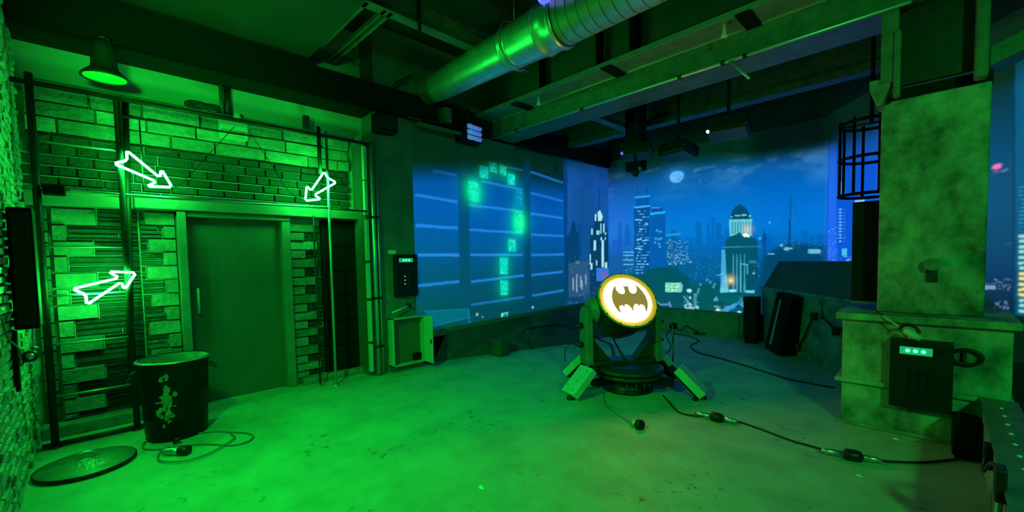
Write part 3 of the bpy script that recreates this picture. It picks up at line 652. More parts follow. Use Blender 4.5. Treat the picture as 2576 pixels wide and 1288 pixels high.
# wall speakers
def speaker(name, a, b, label, grille_face, group=None):
    cx = [(a[i]+b[i])/2 for i in range(3)]
    t = thing(name, label, 'speaker', (cx[0], cx[1], a[2]), group)
    MB().box(a, b).build('cabinet', M_black, t, .012)
    g = MB()
    if grille_face == 'x': g.box((b[0], a[1]+.015, a[2]+.03), (b[0]+.006, b[1]-.015, b[2]-.03))
    elif grille_face == '-y': g.box((a[0]+.02, a[1]-.006, a[2]+.03), (b[0]-.02, a[1], b[2]-.03))
    g.build('grille', M_blackpl, t, .003); return t
speaker('wall_speaker', (-4.80, -.44, 1.165), (-4.58, -.315, 2.035), 'tall black column speaker on the near brick wall', 'x')
MB().box((-4.72, -.46, 1.5), (-4.66, -.43, 1.6)).build('bracket', M_dmetal, bpy.data.objects['wall_speaker'])
speaker('wall_speaker', (-5.58, 2.80, 3.39), (-5.38, 3.10, 3.64), 'square black speaker high above the pipes and keypad', 'x')

# socket on brick wall
t = thing('round_plug', 'round black and steel plug hanging by its cable beside the near brick wall', 'plug', (-4.85, -.40, .95))
pc = atx(70, 897, -4.85)
MB().lathe([(.022, 0), (.042, .01), (.045, .05), (.03, .06)], pc, (.8, .2, .1), 24).build('plug_body', M_blackpl, t)
MB().lathe([(.001, .055), (.026, .062), (.02, .08), (.001, .085)], pc, (.8, .2, .1), 20, caps=False).build('plug_face', M_galv, t)
MB().lathe([(.028, 0), (.028, .012), (.018, .014), (.018, .03), (.026, .032), (.026, .045)], pc+Vector((0, .02, .03)), (0, .35, .9), 20).build('collar', M_galv, t)
MB().tube(curve_pts([pc+Vector((0,.03,.07)), pc+Vector((0,.035,.13)), atx(82, 848, -4.85), atx(84, 800, -4.9)]), .009, 8).build('lead', M_tube, t)
MB().tube(curve_pts([pc+Vector((0,-.02,-.03)), atx(52, 920, -4.7), atx(48, 880, -4.5), atx(20, 850, -4.3), atx(4, 800, -4.2)]), .006, 8).build('lead', M_greycable, t)
o = MB().box((-4.62, -.47, .73), (-4.56, -.43, 1.16)).build('wall_bracket', M_black); tag(o, 'dark vertical bracket on the near brick wall under the column speaker', 'bracket')

# keypad
t = thing('keypad_panel', 'tall black keypad box with a small green display beside the pipes', 'control panel', (XP, 3.26, 1.08))
MB().box((XP, 3.07, 1.08), (XP+.07, 3.44, 1.70)).build('box_body', M_blackpl, t, .006)
MB().box((XP+.07, 3.13, 1.585), (XP+.075, 3.36, 1.645)).build('display', M_led, t, .002)
for k in range(3): MB().lathe([(.015, 0), (.012, .004)], (XP+.075, 3.205+k*.045, 1.615), (1, 0, 0), 14).build('display_light', M_leddot, t)
for r_ in range(3):
    for q_ in range(2): MB().box((XP+.07, 3.21+q_*.055, 1.37-r_*.055), (XP+.074, 3.228+q_*.055, 1.385-r_*.055)).build('key_light' if q_ == 0 else 'key', M_ledmini if q_ == 0 else M_greycable, t)
o = MB().box((XP, 3.0, 1.71), (XP+.012, 3.12, 1.765)).build('wall_sticker', M_sticker); tag(o, 'small bright sticker on the wall above the keypad', 'sticker')
t = thing('wall_lever', 'short pale lever with a black knob between keypad and metal box', 'lever', (XP, 3.25, .92))
a_, b_ = atx(1030, 768, XP+.08), atx(986, 787, XP+.12)
MB().tube([a_, b_], .011, 10).build('lever_rod', M_white, t); MB().ico(a_, .032, 10).build('knob', M_blackpl, t)
MB().tube([a_, (XP, a_.y+.01, a_.z+.01)], .02, 12).build('lever_mount', M_dmetal, t)
MB().tube(curve_pts([a_, atx(1042,757,XP+.03), atx(1046,742,XP+.03)]), .004, 6).build('lead', M_rubber, t)

# open metal cabinet
t = thing('metal_cabinet', 'small open metal wall cabinet with its door swung out, under the keypad', 'cabinet', (XP, 3.2, .07))
y0, y1, z0, z1, x1 = 2.95, 3.47, .09, .78, XP+.17
mb = MB(); mb.box((XP, y0, z0), (XP+.01, y1, z1)); mb.box((XP, y0, z0), (x1, y0+.012, z1)); mb.box((XP, y1-.012, z0), (x1, y1, z1)); mb.box((XP, y0, z1-.012), (x1, y1, z1)); mb.box((XP, y0, z0), (x1, y1, z0+.012)); mb.build('box_body', M_case, t)
MB().box((XP+.012, y0+.014, z0+.014), (XP+.05, y1-.014, z1-.014)).build('inner_plate', M_door, t)
MB().box((XP+.05, y1-.15, z0+.03), (XP+.1, y1-.03, z0+.13)).build('terminal_block', M_black, t, .004)
dr = MB().box((x1, y1-.006, z0), (x1+.20, y1+.012, z1)).build('cabinet_door', M_case, t)
MB().box((x1+.17, y1-.02, .38), (x1+.185, y1-.006, .44)).build('latch', M_blackpl, dr)
MB().box((XP, y0+.02, -.0+.005), (XP+.1, y1-.02, z0)).build('plinth', M_door, t)

# trash can
cc = Vector((-5.09, .475, 0))
t = thing('trash_can', 'dented black trash can with pale paint splashes beside the door', 'trash can', cc)
H = .735
prof = [(.225, 0), (.235, .012), (.232, .05), (.238, .06), (.243, .2), (.247, .21), (.243, .22), (.255, .42), (.259, .43), (.255, .44), (.262, .62), (.268, .63), (.264, .645), (.272, H-.02), (.283, H-.012), (.283, H), (.268, H)]
MB().lathe(prof, cc, n=56, caps=False).lathe([(.225, .012), (.0005, .012)], cc, n=56, caps=False).build('body', M_can, t)
MB().lathe([(.268, H+.001), (.285, H-.002), (.286, H-.012)], cc, n=56, caps=False).build('rim', M_tube, t)
MB().lathe([(.264, H-.004), (.250, .45), (.222, .03), (.001, .028)], cc, n=56, caps=False).build('lining', M_caninside, t)
for sgn in (-1, 1):
    hy = Vector((.25, .97, 0)).normalized()*sgn; b0 = cc+hy*.27; tdir = Vector((-hy.y, hy.x, 0))
    MB().tube(curve_pts([b0+tdir*.06+Vector((0,0,.64)), b0+hy*.05+tdir*.05+Vector((0,0,.61)), b0+hy*.055+Vector((0,0,.60)), b0+hy*.05-tdir*.05+Vector((0,0,.61)), b0-tdir*.06+Vector((0,0,.64))]), .008, 8).build('handle', M_dmetal, t)
# paint splash conforming to the can
mb = MB(); rr = random.Random(4)
for k in range(60):
    th = math.radians(-22)+rr.gauss(0, .13); z = .36+rr.gauss(0, .11)
    if z < .1: continue
    hw, hh = rr.uniform(.006, .026), rr.uniform(.008, .045); R_ = .2395+.04*z+.003
    vs = []; n_ = 9
    for q in range(n_):
        aa = 2*PI*q/n_; rad = rr.uniform(.6, 1.1); tt = th+hw/R_*math.cos(aa)*rad; vs.append(cc+Vector((R_*math.cos(tt), R_*math.sin(tt), z+hh*math.sin(aa)*rad)))
    mb.add(vs, [tuple(range(n_))])
mb.build('paint_splash', M_paint, t)

# lid
lc = Vector((-4.79, -.135, 0))
t = thing('trash_can_lid', 'round domed trash can lid lying on the floor at lower left', 'lid', lc)
MB().lathe([(.290, 0), (.298, .008), (.298, .03), (.285, .036), (.25, .04), (.16, .062), (.07, .074), (.0005, .077)], lc, n=64, caps=False).build('dome', M_lid, t)
MB().lathe([(.291, .0), (.301, .004), (.302, .03), (.296, .034)], lc, n=64, caps=False).build('rim', M_blackpl, t)
MB().tube(curve_pts([lc+Vector((0,-.05,.072)), lc+Vector((0,-.045,.105)), lc+Vector((0,0,.118)), lc+Vector((0,.045,.105)), lc+Vector((0,.05,.072))]), .008, 8).build('handle', M_tube, t)
mb = MB()
for k in range(150):
    d_ = rr.random()**.7*.22; th = math.radians(12)+rr.gauss(0, .38)*(.3+.9*(1-d_/.3)); p = lc+Vector((math.cos(th)*d_, math.sin(th)*d_, 0))
    z = np.interp(d_, [0, .07, .16, .25, .285], [.077, .074, .062, .04, .036])+.0015
    if d_ < .03: continue
    u = Vector((math.cos(th), math.sin(th), -.25)); v = Vector((-math.sin(th), math.cos(th), 0)); l_, w_ = rr.uniform(.004, .02), rr.uniform(.002, .005); p.z = z
    mb.add([p-u*l_-v*w_*.4, p+u*l_*.2-v*w_, p+u*l_, p+u*l_*.2+v*w_], [(0,1,2,3)])
mb.build('paint_splash', mat('pale splash', (.5, .52, .48), .4), t)

# cable coil with plug
t = thing('coiled_cable', 'loops of dark cable with a connector lying in front of the trash can', 'cable', atz(470, 1130))
pts = [(452,1110),(400,1105),(365,1112),(362,1128),(400,1130),(450,1122),(520,1117),(580,1120),(620,1112),(637,1098),(620,1089),(580,1087),(545,1085),(500,1090),(470,1098)]
MB().tube(curve_pts([atz(x, y, .010) for x, y in pts], 6), .0075, 8).build('cable', M_greycable, t)
pts = [(425,1125),(400,1140),(398,1155),(420,1161),(470,1158),(520,1143),(560,1122),(590,1100),(580,1092)]
MB().tube(curve_pts([atz(x, y, .018) for x, y in pts], 6), .0065, 8).build('cable', M_greycable, t)
p0, p1 = atz(405, 1136, .035), atz(452, 1134, .035); dv = (p1-p0)
MB().lathe([(.012, 0), (.022, .02), (.026, .05), (.03, .1), (.03, .15)], p0, dv, 20).build('connector_grip', M_galv, t)
MB().lathe([(.038, 0), (.042, .01), (.042, .075), (.03, .08)], p0+dv.normalized()*.15, dv, 24).build('connector_plug', M_blackpl, t)
MB().lathe([(.02, 0), (.024, .03), (.012, .06)], atz(436, 1112, .03), (.2, .9, .5), 16).build('connector_cap', M_blackpl, t)

# ================================================================== CEILING THINGS
dx0 = -5.6
t = thing('ventilation_duct', 'large round galvanised ventilation duct running along the ceiling from the left wall', 'duct', (-4, 3.7, 4.15))
MB().lathe([(.186, 0), (.19, .35), (.195, .355)], (dx0, 3.7, 4.15), (1, 0, 0), 64, caps=False).lathe([(.195, .355), (.232, 1.85)], (dx0, 3.7, 4.15), (1, 0, 0), 64, caps=False).build('tapered_section', M_duct, t)
MB().lathe([(.236, 0), (.246, .01), (.246, .04), (.238, .05), (.238, .1), (.248, .11), (.248, .14), (.24, .15)], (dx0+1.85, 3.7, 4.15), (1, 0, 0), 64, caps=False).build('collar', M_duct, t)
MB().lathe([(.24, 0), (.262, .42)], (dx0+2.0, 3.7, 4.15), (1, 0, 0), 64, caps=False).build('middle_section', M_duct, t)
MB().lathe([(.262, 0), (.274, .008), (.274, .035), (.266, .045), (.270, .2), (.282, .23), (.282, .26), (.262, .28)], (dx0+2.42, 3.7, 4.15), (1, 0, 0), 64, caps=False).build('collar', M_duct, t)
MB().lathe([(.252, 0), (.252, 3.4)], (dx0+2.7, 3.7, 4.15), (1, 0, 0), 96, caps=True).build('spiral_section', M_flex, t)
mb = MB()
for k in range(26): mb.tube([(dx0+2.78+k*.125, 3.7+.252*math.cos(a), 4.15+.252*math.sin(a)) for a in np.linspace(0, 2*PI, 64, endpoint=False)], .0025, 5, closed=True)
mb.build('spiral_seam', M_dmetal, t)
for x in (dx0+1.95, dx0+2.44, -3.0+2):
    mb = MB(); mb.tube([(x, 3.7+.275*math.cos(a), 4.15+.275*math.sin(a)) for a in np.linspace(0, 2*PI, 40, endpoint=False)], .006, 6, closed=True); mb.tube([(x, 3.7, 4.42), (x, 3.7, 4.9)], .005, 6)
    mb.build('hanger', M_tube, t)
# blue projector head over the duct
t = thing('projector', 'blue glowing projector lens above the duct at the top edge', 'projector', atz(1412, 5, 4.42), None)
q = Vector((-2.93, 3.42, 4.30))
MB().lathe([(.001, -.05), (.06, -.03), (.075, .0), (.07, .03), (.001, .04)], q, (.5, -.7, -.5), 24, caps=False).build('lens', M_bluelens, t)
MB().box((-3.05, 3.34, 4.45), (-2.83, 3.58, 4.6)).build('housing', M_blackpl, t, .01)
MB().tube([(-2.95, 3.46, 4.6), (-2.95, 3.46, 4.9)], .015).build('pole', M_dmetal, t)
for (px_, x_, w_) in ((0, -3.32, .03), (0, -2.80+.0, .045), (0, -4.35, .03)):
    o = MB().box((x_-w_, 4.96, 3.99), (x_+w_, 5.06, 4.9)).build('hanger_post', M_black)
    tag(o, {-.0: ''}.get(1, ['black flat hanger left of the middle, between tray and duct', 'wide black flat hanger right of the middle, between tray and duct', 'black flat hanger near the wall end of the tray'][[-3.32, -2.80, -4.35].index(x_)]), 'hanger', 'black hangers on the crossing beam')
# cable tray under the beam side
t = thing('cable_tray', 'long flat metal cable tray with bright edges along the crossing beam', 'cable tray', (-2.5, 4.85, 3.97))
MB().box((-5.5, 4.64, 3.975), (1.2, 4.99, 3.985)).build('tray_bottom', mat('tray steel', (.30, .32, .33), .4, metal=.5, noise=.3, nscale=5), t)
MB().box((-5.5, 4.625, 3.97), (1.2, 4.64, 4.03)).build('tray_edge', M_tube, t); MB().box((-5.5, 4.985, 3.962), (1.2, 4.995, 3.985)).build('tray_edge', M_tube, t)
for x in (-4.6, -2.98, -1.42, .3): MB().box((x-.07, 4.62, 3.955), (x+.07, 5.0, 3.974)).build('cross_piece', M_black, t)  # flat black pieces across the tray underside
# conduit under front edge of the beam
t = thing('conduit', 'thin bright conduit clipped along the lower front edge of the crossing beam', 'conduit', (-2.5, 4.97, 3.7))
MB().tube([(-5.55, 4.98, 3.695), (1.2, 4.98, 3.695)], .017, 12).build('conduit_pipe', M_tube, t)
for x in (-4.9, -3.6, -2.2, -1.72, -1.5, -.2): MB().tube([(x-.02, 4.98, 3.695), (x+.02, 4.98, 3.695)], .026, 12).build('coupling', M_dmetal, t)
a_ = Vector((-1.66, 4.985, 3.70)); b_ = a_+(aty(1883, 200, 4.7)-aty(1832, 155, 4.9))
o = MB().tube([a_, b_], .014, 10).build('short_rod', M_tube); tag(o, 'short pale rod sticking out under the conduit near mid beam', 'rod')
for (px_, py_, lb) in ((1822, 62, 'pale sprinkler head hanging from the tray, right of the duct'), (1355, 245, 'pale sprinkler head hanging from the tray, near its wall end')):
    p = aty(px_, py_, 4.72); p.z = 3.97
    t = thing('sprinkler', lb, 'sprinkler', p, 'sprinklers under the cable tray')
    MB().lathe([(.012, 0), (.014, -.06), (.02, -.07), (.022, -.10), (.032, -.115), (.034, -.125)], p, n=18).build('head', M_white, t)
    MB().tube([p, p+Vector((0, 0, .05))], .01, 8).build('stem', M_tube, t)
# far beam and small beams
struct(MB().box((-5.6, 7.08, 3.90), (.6, 7.3, 4.0)).box((-5.6, 7.15, 4.0), (.6, 7.2, 4.35)).build('trim_6', M_paintsteel), 'far steel beam near the back wall', 'beam')
struct(MB().box((-3.95, 5.5, 3.78), (-3.8, 7.1, 3.86)).build('trim_7', M_paintsteel), 'short steel beam joining crossing beam and far beam', 'beam')
mbm = MB().box((-4.36, 1.98, 4.30), (-4.22, 4.6, 4.312)).box((-4.30, 1.98, 4.312), (-4.29, 4.6, 4.50)).box((-4.36, 1.98, 4.5), (-4.22, 4.6, 4.512))
struct(mbm.build('trim_8', M_paintsteel), 'steel beam running away from the camera left of the duct', 'beam')
struct(MB().box((-5.9, 2.10, 4.3), (-4.26, 2.16, 4.36)).box((-5.9, 2.33, 4.3), (-4.26, 2.36, 4.35)).box((-5.9, 2.40, 4.3), (-4.26, 2.44, 4.35)).build('trim_9', M_paintsteel), 'pair of thin steel purlins meeting the beam', 'beam')
o = MB().tube([(-4.2, 2.73, 4.2), (-4.2, 2.73, 4.9)], .022, 10).build('hanging_rod', M_black); tag(o, 'thin black rod hanging in front of the steel beam left of the duct', 'rod')
o = MB().tube([(-5.92, 2.02, 4.05), (-5.92, 2.02, 4.85)], .035, 10).build('wall_pipe', M_black); tag(o, 'black vertical pipe on the wall beneath the purlins', 'pipe')
o = MB().tube([(-5.9, 2.15, 4.42), (-5.9, 3.4, 4.42)], .010, 8).build('wall_pipe', M_paintsteel); tag(o, 'thin pale horizontal pipe running behind the duct end', 'pipe')
o = MB().tube([(-5.5, 3.15, 4.05), (-5.5, 3.15, 4.12), (-5.3, 3.3, 4.2)], .03, 10).build('duct_stub', M_dmetal); tag(o, 'small dark stub pipe beside the wall end of the duct', 'pipe')
o = MB().box((-5.49, 3.85, 3.70), (-5.30, 3.98, 3.92)).build('electrical_box', M_paintsteel, None, .006); tag(o, 'small pale box under the wall end of the duct', 'box')
t = thing('wall_tray', 'short dark cable bracket under the wall beam left of the striped lamp', 'bracket', (-5.4, 3.9, 3.62))
mb = MB(); mb.box((-5.5, 3.45, 3.60), (-5.3, 4.15, 3.63)); mb.box((-5.32, 3.45, 3.55), (-5.3, 4.15, 3.63)); mb.build('tray_bottom', M_paintsteel, t)
MB().tube(curve_pts([(-5.45, 3.3, 3.68), (-5.4, 3.5, 3.66), (-5.4, 3.8, 3.68), (-5.4, 4.1, 3.66)]), .02, 8).build('cable', M_rubber, t)
# striped blue reflector lamp on the wall
t = thing('flood_lamp', 'small square flood lamp with glowing blue stripes high above the projected windows', 'lamp', (-5.45, 4.45, 3.55))
MB().box((-5.55, 4.22, 3.50), (-5.35, 4.62, 3.80)).build('housing', M_black, t, .01)
mb = MB()
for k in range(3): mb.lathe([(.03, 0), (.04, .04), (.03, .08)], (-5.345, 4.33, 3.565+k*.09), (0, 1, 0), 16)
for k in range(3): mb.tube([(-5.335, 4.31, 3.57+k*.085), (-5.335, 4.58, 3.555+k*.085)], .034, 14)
mb.build('reflector', mat('blue lamp reflector', (.3, .4, .8), .3, metal=.3, emit=(.10, .25, .85), estr=.45), t)  # stripes carry a weak blue emission of their own
MB().tube([(-5.45, 4.42, 3.8), (-5.45, 4.42, 4.06)], .015).build('mount', M_dmetal, t)

# projectors under the far ceiling
def projector(c, yaw, label, lens_m, dims=(.46, .36, .17), top=4.9):
    t = thing('projector', label, 'projector', c, 'ceiling projectors'); c = Vector(c)
    M = Matrix.Translation(c) @ Matrix.Rotation(yaw, 4, 'Z') @ Matrix.Rotation(math.radians(-12), 4, 'X')
    w_, d_, h_ = dims
    MB().box((-w_/2, -d_/2, -h_/2), (w_/2, d_/2, h_/2), M=M).build('housing', M_blackpl, t, .03)
    MB().box((-w_/2+.03, -d_/2+.03, -h_/2-.006), (w_/2-.03, d_/2-.03, -h_/2), M=M).build('bottom_plate', mat('projector base', (.03, .035, .045), .3), t)
    lp = M @ Vector((-w_*.25, d_/2, 0)); ld = (M.to_3x3() @ Vector((0, 1, 0)))
    MB().lathe([(.06, -.02), (.06, .05), (.045, .055)], lp, ld, 24).build('lens_ring', M_blackpl, t)
    MB().lathe([(.016, -.03), (.020, 0.0), (.001, .004)], M @ Vector((-w_*.42, -d_/2, -h_/2-.0)), -ld, 16, caps=False).build('status_light', lens_m, t)
    MB().tube([c+Vector((0,0,h_/2)), (c.x, c.y, top)], .022, 12).build('pole', M_black, t)
    MB().lathe([(.07, 0), (.07, .02), (.03, .05)], c+Vector((0, 0, h_/2-.01)), n=20).build('mount', M_dmetal, t)
projector((-3.32, 6.0, 3.22), .35, 'black ceiling projector left of the pair under the far beam', M_bluelens)
projector((-2.78, 6.25, 3.16), -.2, 'black ceiling projector right of the pair under the far beam', M_blackpl)
projector((-2.0, 6.0, 3.27), .15, 'black ceiling projector hanging alone on a long pole, nearest the pillar', M_whitelens, (.5, .4, .2))
t = thing('camera_dome', 'small black ball camera hanging under the paired projectors', 'camera', (-3.34, 6.0, 2.87)); c = Vector((-3.345, 6.0, 2.90))
MB().ico(c, .055, 12, 1.2).build('ball', M_blackpl, t); MB().tube([c+Vector((0,0,.05)), c+Vector((-.02,0,.4))], .02).build('stem', M_black, t); MB().box(tuple(c+Vector((.06,-.03,.02))), tuple(c+Vector((.10,.03,.07)))).build('side_clip', M_paintsteel, t)
o = MB().box((-3.82, 6.5, 3.05), (-3.52, 6.7, 4.9)).build('hanging_box', M_black, None, .02); tag(o, 'black hanging box behind the left projector of the pair', 'box')
o = MB().tube([(-5.55, 5.6, 3.66), (-5.5, 8.2, 3.70)], .012, 8).build('wall_pipe', M_dmetal); tag(o, 'thin dark pipe along the wall top above the projected windows', 'pipe')
o = MB().box((-5.6, 6.75, 3.40), (-5.56, 6.82, 3.5)).build('wall_bracket', M_paintsteel); tag(o, 'tiny pale bracket above the right end of the projected windows', 'bracket')

# ================================================================== SPOTLIGHT
S = Vector((-2.66, 4.56, 0))
t = thing('searchlight', 'large round searchlight with a lit bat emblem on its lens, standing mid room', 'searchlight', S)
L = Vector((-2.586, 4.451, 1.103)); nv = Vector((.690, -.452, .565)).normalized(); ax = nv.cross(Vector((0, 0, 1))).normalized(); up = ax.cross(nv).normalized()*1.0
if up.z < 0: up = -up
Bc = L-nv*.24
base = MB(); base.lathe([(.30, 0), (.30, .03), (.27, .04), (.27, .15), (.31, .155), (.31, .17)], S, n=56); base.build('base', M_blackpl, t)
mb = MB()
for k in range(16):
    a = 2*PI*k/16+.1; p = S+Vector((math.cos(a)*.273, math.sin(a)*.273, 0)); mb.tube([p+Vector((0,0,.045)), p+Vector((0,0,.145))], .007, 6)
mb.build('base_rib', M_paintsteel, t)
MB().lathe([(.33, .17), (.40, .18), (.405, .19), (.405, .215), (.35, .222), (.35, .235), (.415, .24), (.42, .25), (.42, .275), (.36, .285), (.30, .31)], S, n=56).build('turntable', M_housing, t)
mb = MB(); mb.tube([S+Vector((math.cos(a)*.345, math.sin(a)*.345, .229)) for a in np.linspace(0, 2*PI, 48, endpoint=False)], .012, 8, closed=True); mb.build('turntable_ring', M_dmetal, t)
# yoke
yaw = math.atan2(ax.y, ax.x)
def YM(z=0): return Matrix.Translation(Vector((Bc.x, Bc.y, z))) @ Matrix.Rotation(yaw, 4, 'Z')
MB().box((-.46, -.12, .30), (.46, .12, .355), M=YM()).build('yoke_bar', M_housing, t, .01)
for s in (-1, 1):
    zt = Bc.z
    poly = [(s*.405, -.13, .31), (s*.405, -.125, zt-.08), (s*.405, -.11, zt-.01), (s*.405, -.06, zt+.04), (s*.405, .0, zt+.055), (s*.405, .06, zt+.04), (s*.405, .11, zt-.01), (s*.405, .13, .31)]
    arm = MB().prism([YM() @ Vector(p) for p in poly], YM().to_3x3() @ Vector((s*.085, 0, 0))).build('yoke_arm', M_arm, t, .012)
    MB().prism([YM() @ Vector(p) for p in ((s*.41, -.06, .355), (s*.16, -.06, .355), (s*.41, -.06, .66))], YM().to_3x3() @ Vector((0, .12, 0))).build('gusset', M_housing, t, .006)
    MB().lathe([(.15, 0), (.165, .01), (.165, .035), (.13, .05), (.13, .1)], YM() @ Vector((s*.325, 0, zt)), YM().to_3x3() @ Vector((s, 0, 0)), 32).build('pivot_disc', M_arm, arm)
    if s < 0 or True:
        for zz in (.55, .78):
            q = YM() @ Vector((s*.49, -.02, zz)); dq = YM().to_3x3() @ Vector((s, 0, 0))
            MB().lathe([(.035, 0), (.035, .05), (.02, .06), (.02, .09)], q, dq, 18).build('socket', M_blackpl, arm)
            lead = curve_pts([q+dq*.08, q+dq*.16+Vector((0,0,.01)), q+dq*.22+Vector((0,0,-.06)), q+dq*.225+Vector((0,0,-.2))])
            MB().tube(lead, .006, 8).build('lead', M_tube if s < 0 else M_rubber, arm)
# drum
drum = MB().lathe([(.001, -.43), (.12, -.425), (.21, -.38), (.275, -.28), (.325, -.12), (.34, .05), (.34, .17), (.352, .175), (.352, .205), (.34, .22), (.30, .215)], Bc, nv, 72, caps=False).build('drum', M_housing, t)
MB().lathe([(.291, .225), (.310, .229), (.345, .234), (.362, .243), (.368, .225), (.350, .20)], Bc, nv, 72, caps=False).build('lens_rim', M_rim, drum)
lens = MB().lathe([(.001, .268), (.14, .264), (.24, .254), (.282, .242), (.293, .230), (.293, .21), (.001, .21)], Bc, nv, 72, caps=False).build('lens', M_lens, drum)
half = [(0,.150),(.017,.152),(.032,.178),(.027,.120),(.030,.080),(.045,.060),(.068,.054),(.098,.064),(.122,.100),(.127,.130),(.119,.172),(.153,.138),(.182,.085),(.203,.025),(.208,-.040),(.197,-.098),(.174,-.150),(.150,-.190),(.148,-.147),(.151,-.112),(.136,-.092),(.108,-.086),(.098,-.094),(.083,-.119),(.080,-.090),(.066,-.076),(.050,-.078),(.032,-.094),(.014,-.120),(0,-.173)]
full = half+[(-x, y) for x, y in half[::-1][1:-1]]
pl = [Bc+nv*.2685+ax*x*1.05*(-1)+up*(y*1.05-.004) for x, y in full]
MB().prism(pl, nv*.006).build('bat_emblem', M_emblem, lens)
mb = MB()
for k in range(12):
    a = 2*PI*k/12; p = Bc+(ax*math.cos(a)+up*math.sin(a))*.355+nv*.235; mb.lathe([(.008, 0), (.010, .008)], p, nv, 10)
mb.build('rim_bolt', M_dmetal, drum)
MB().tube(curve_pts([Bc-nv*.36-up*.12, Bc-nv*.40-up*.24, YM() @ Vector((0, .1, .36))]), .012, 8).build('feed_cable', M_rubber, t)
# outrigger legs
LEGS = (math.radians(-108), math.radians(14), math.radians(-176), math.radians(80))
for a in LEGS:
    Mz = Matrix.Translation(S) @ Matrix.Rotation(a, 4, 'Z')
    Mt = Mz @ Matrix.Translation((.72, 0, .185)) @ Matrix.Rotation(math.radians(44), 4, 'Y')
    lg = MB().box((-.19, -.12, -.045), (.19, .12, .045), M=Mt).build('outrigger', M_case, t, .008)
    MB().box((-.26, -.08, -.075), (.15, .08, -.046), M=Mt).build('outrigger_bar', M_black, lg)
    mb = MB(); mb.lathe([(.045, 0), (.045, .02), (.02, .03), (.02, .07)], Mz @ Vector((.84, 0, 0)), n=18); mb.lathe([(.03, 0), (.03, .03)], Mz @ Vector((.78, -.1, 0)), n=14); mb.build('foot', M_blackpl, lg)
    for (u_, v_) in ((-.13, -.07), (-.13, .07), (.02, .03), (.10, -.07), (.13, .06)): MB().lathe([(.016, 0), (.014, .01), (.006, .012)], Mt @ Vector((u_, v_, .045)), Mt.to_3x3() @ Vector((0, 0, 1)), 10).build('bolt', M_tube, lg)
    MB().box((.24, -.05, .10), (.52, .05, .17), M=Mz).build('outrigger_link', M_black, t)

# cables and plugs around the searchlight
t = thing('floor_cable', 'thin grey cable ending in a round plug in front of the searchlight', 'cable', atz(1560, 1050))
MB().tube(curve_pts([atz(1490, 955, .16), atz(1510, 1000, .06), atz(1535, 1030, .008), atz(1565, 1050, .008), atz(1590, 1063, .02)], 8), .006, 8).build('cable', M_greycable, t)
a_, b_ = atz(1585, 1060, .03), atz(1612, 1070, .04)
MB().lathe([(.012, 0), (.024, .03), (.026, .1)], a_, b_-a_, 18).build('plug_grip', M_galv, t); MB().lathe([(.036, 0), (.05, .01), (.05, .045), (.036, .055)], a_+(b_-a_).normalized()*.1, b_-a_, 24).build('plug_head', M_blackpl, t)
def inline(t, px, py, z=.035, d=None):
    c_ = atz(px, py, z); d = d.normalized()
    MB().lathe([(.010, -.20), (.022, -.17), (.024, -.05)], c_, d, 18).build('coupler_grip', M_galv, t); MB().lathe([(.024, .05), (.022, .15), (.010, .18)], c_, d, 18).build('coupler_grip', M_galv, t)
    MB().lathe([(.036, -.05), (.046, -.04), (.046, .03), (.040, .05)], c_, d, 24).build('coupler_head', M_blackpl, t)
t = thing('floor_cable', 'long black power cable with two couplers running from searchlight to the low wall', 'cable', atz(1950, 1090))
pts = [(1668,995,.1),(1682,1010,.02),(1705,1035,.009),(1740,1045,.012),(1778,1047,.03),(1803,1051,.035),(1830,1058,.03),(1862,1062,.012),(1920,1082,.009),(1990,1108,.009),(2060,1128,.009),(2105,1140,.03),(2145,1147,.035),(2190,1155,.02),(2240,1161,.009),(2320,1163,.009),(2400,1156,.009),(2450,1152,.03),(2482,1150,.06)]
PC = [atz(x, y, z) for x, y, z in pts]; MB().tube(curve_pts(PC, 6), .009, 8).build('cable', M_rubber, t)
inline(t, 1803, 1050, .036, PC[6]-PC[4]); inline(t, 2145, 1146, .036, PC[13]-PC[11])
t = thing('floor_cable', 'black cable curling across the far floor from searchlight to the parapet', 'cable', atz(1900, 930))
pts = [(1690,838),(1730,845),(1757,855),(1752,862),(1738,868),(1742,878),(1760,888),(1800,898),(1860,915),(1930,937),(1990,955),(2100,975)]
MB().tube(curve_pts([atz(x, y, .01) for x, y in pts], 6), .010, 8).build('cable', M_rubber, t)
t = thing('cable_stand', 'thin black stand with hanging cables behind the right yoke arm', 'stand', atz(1693, 935))
b0 = atz(1693, 935); MB().tube([b0, b0+Vector((0, 0, .62))], .009, 8).build('pole', M_black, t); MB().lathe([(.05, 0), (.05, .015), (.012, .02)], b0, n=16).build('base', M_black, t); MB().box(tuple(b0+Vector((-.04,-.03,.6))), tuple(b0+Vector((.05,.03,.68)))).build('clamp', M_black, t, .01)
MB().tube(curve_pts([b0+Vector((0,0,.6)), b0+Vector((-.08,-.03,.5)), b0+Vector((-.03,0,.33)), b0+Vector((-.14,-.05,.2))]), .007, 8).build('cable', M_rubber, t)
t = thing('floor_cable', 'black cable with a plug running along the foot of the back wall', 'cable', atz(1780, 836))
pts = [(1695,815,.14),(1715,822,.1),(1725,812,.16),(1740,818,.12),(1765,832,.04),(1790,826,.05),(1830,828,.05),(1880,822,.08),(1905,830,.04)]
MB().tube(curve_pts([atz(x, y+8, z) for x, y, z in pts], 6), .012, 8).build('cable', M_rubber, t)
MB().lathe([(.03, 0), (.035, .05), (.02, .16)], atz(1750, 838, .035), atz(1780, 830, .035)-atz(1750, 838, .035), 14).build('plug_head', M_blackpl, t)
t = thing('ledge_cable', 'dark cable draped over the ledge under the projected windows', 'cable', (-4.9, 5.5, .3))
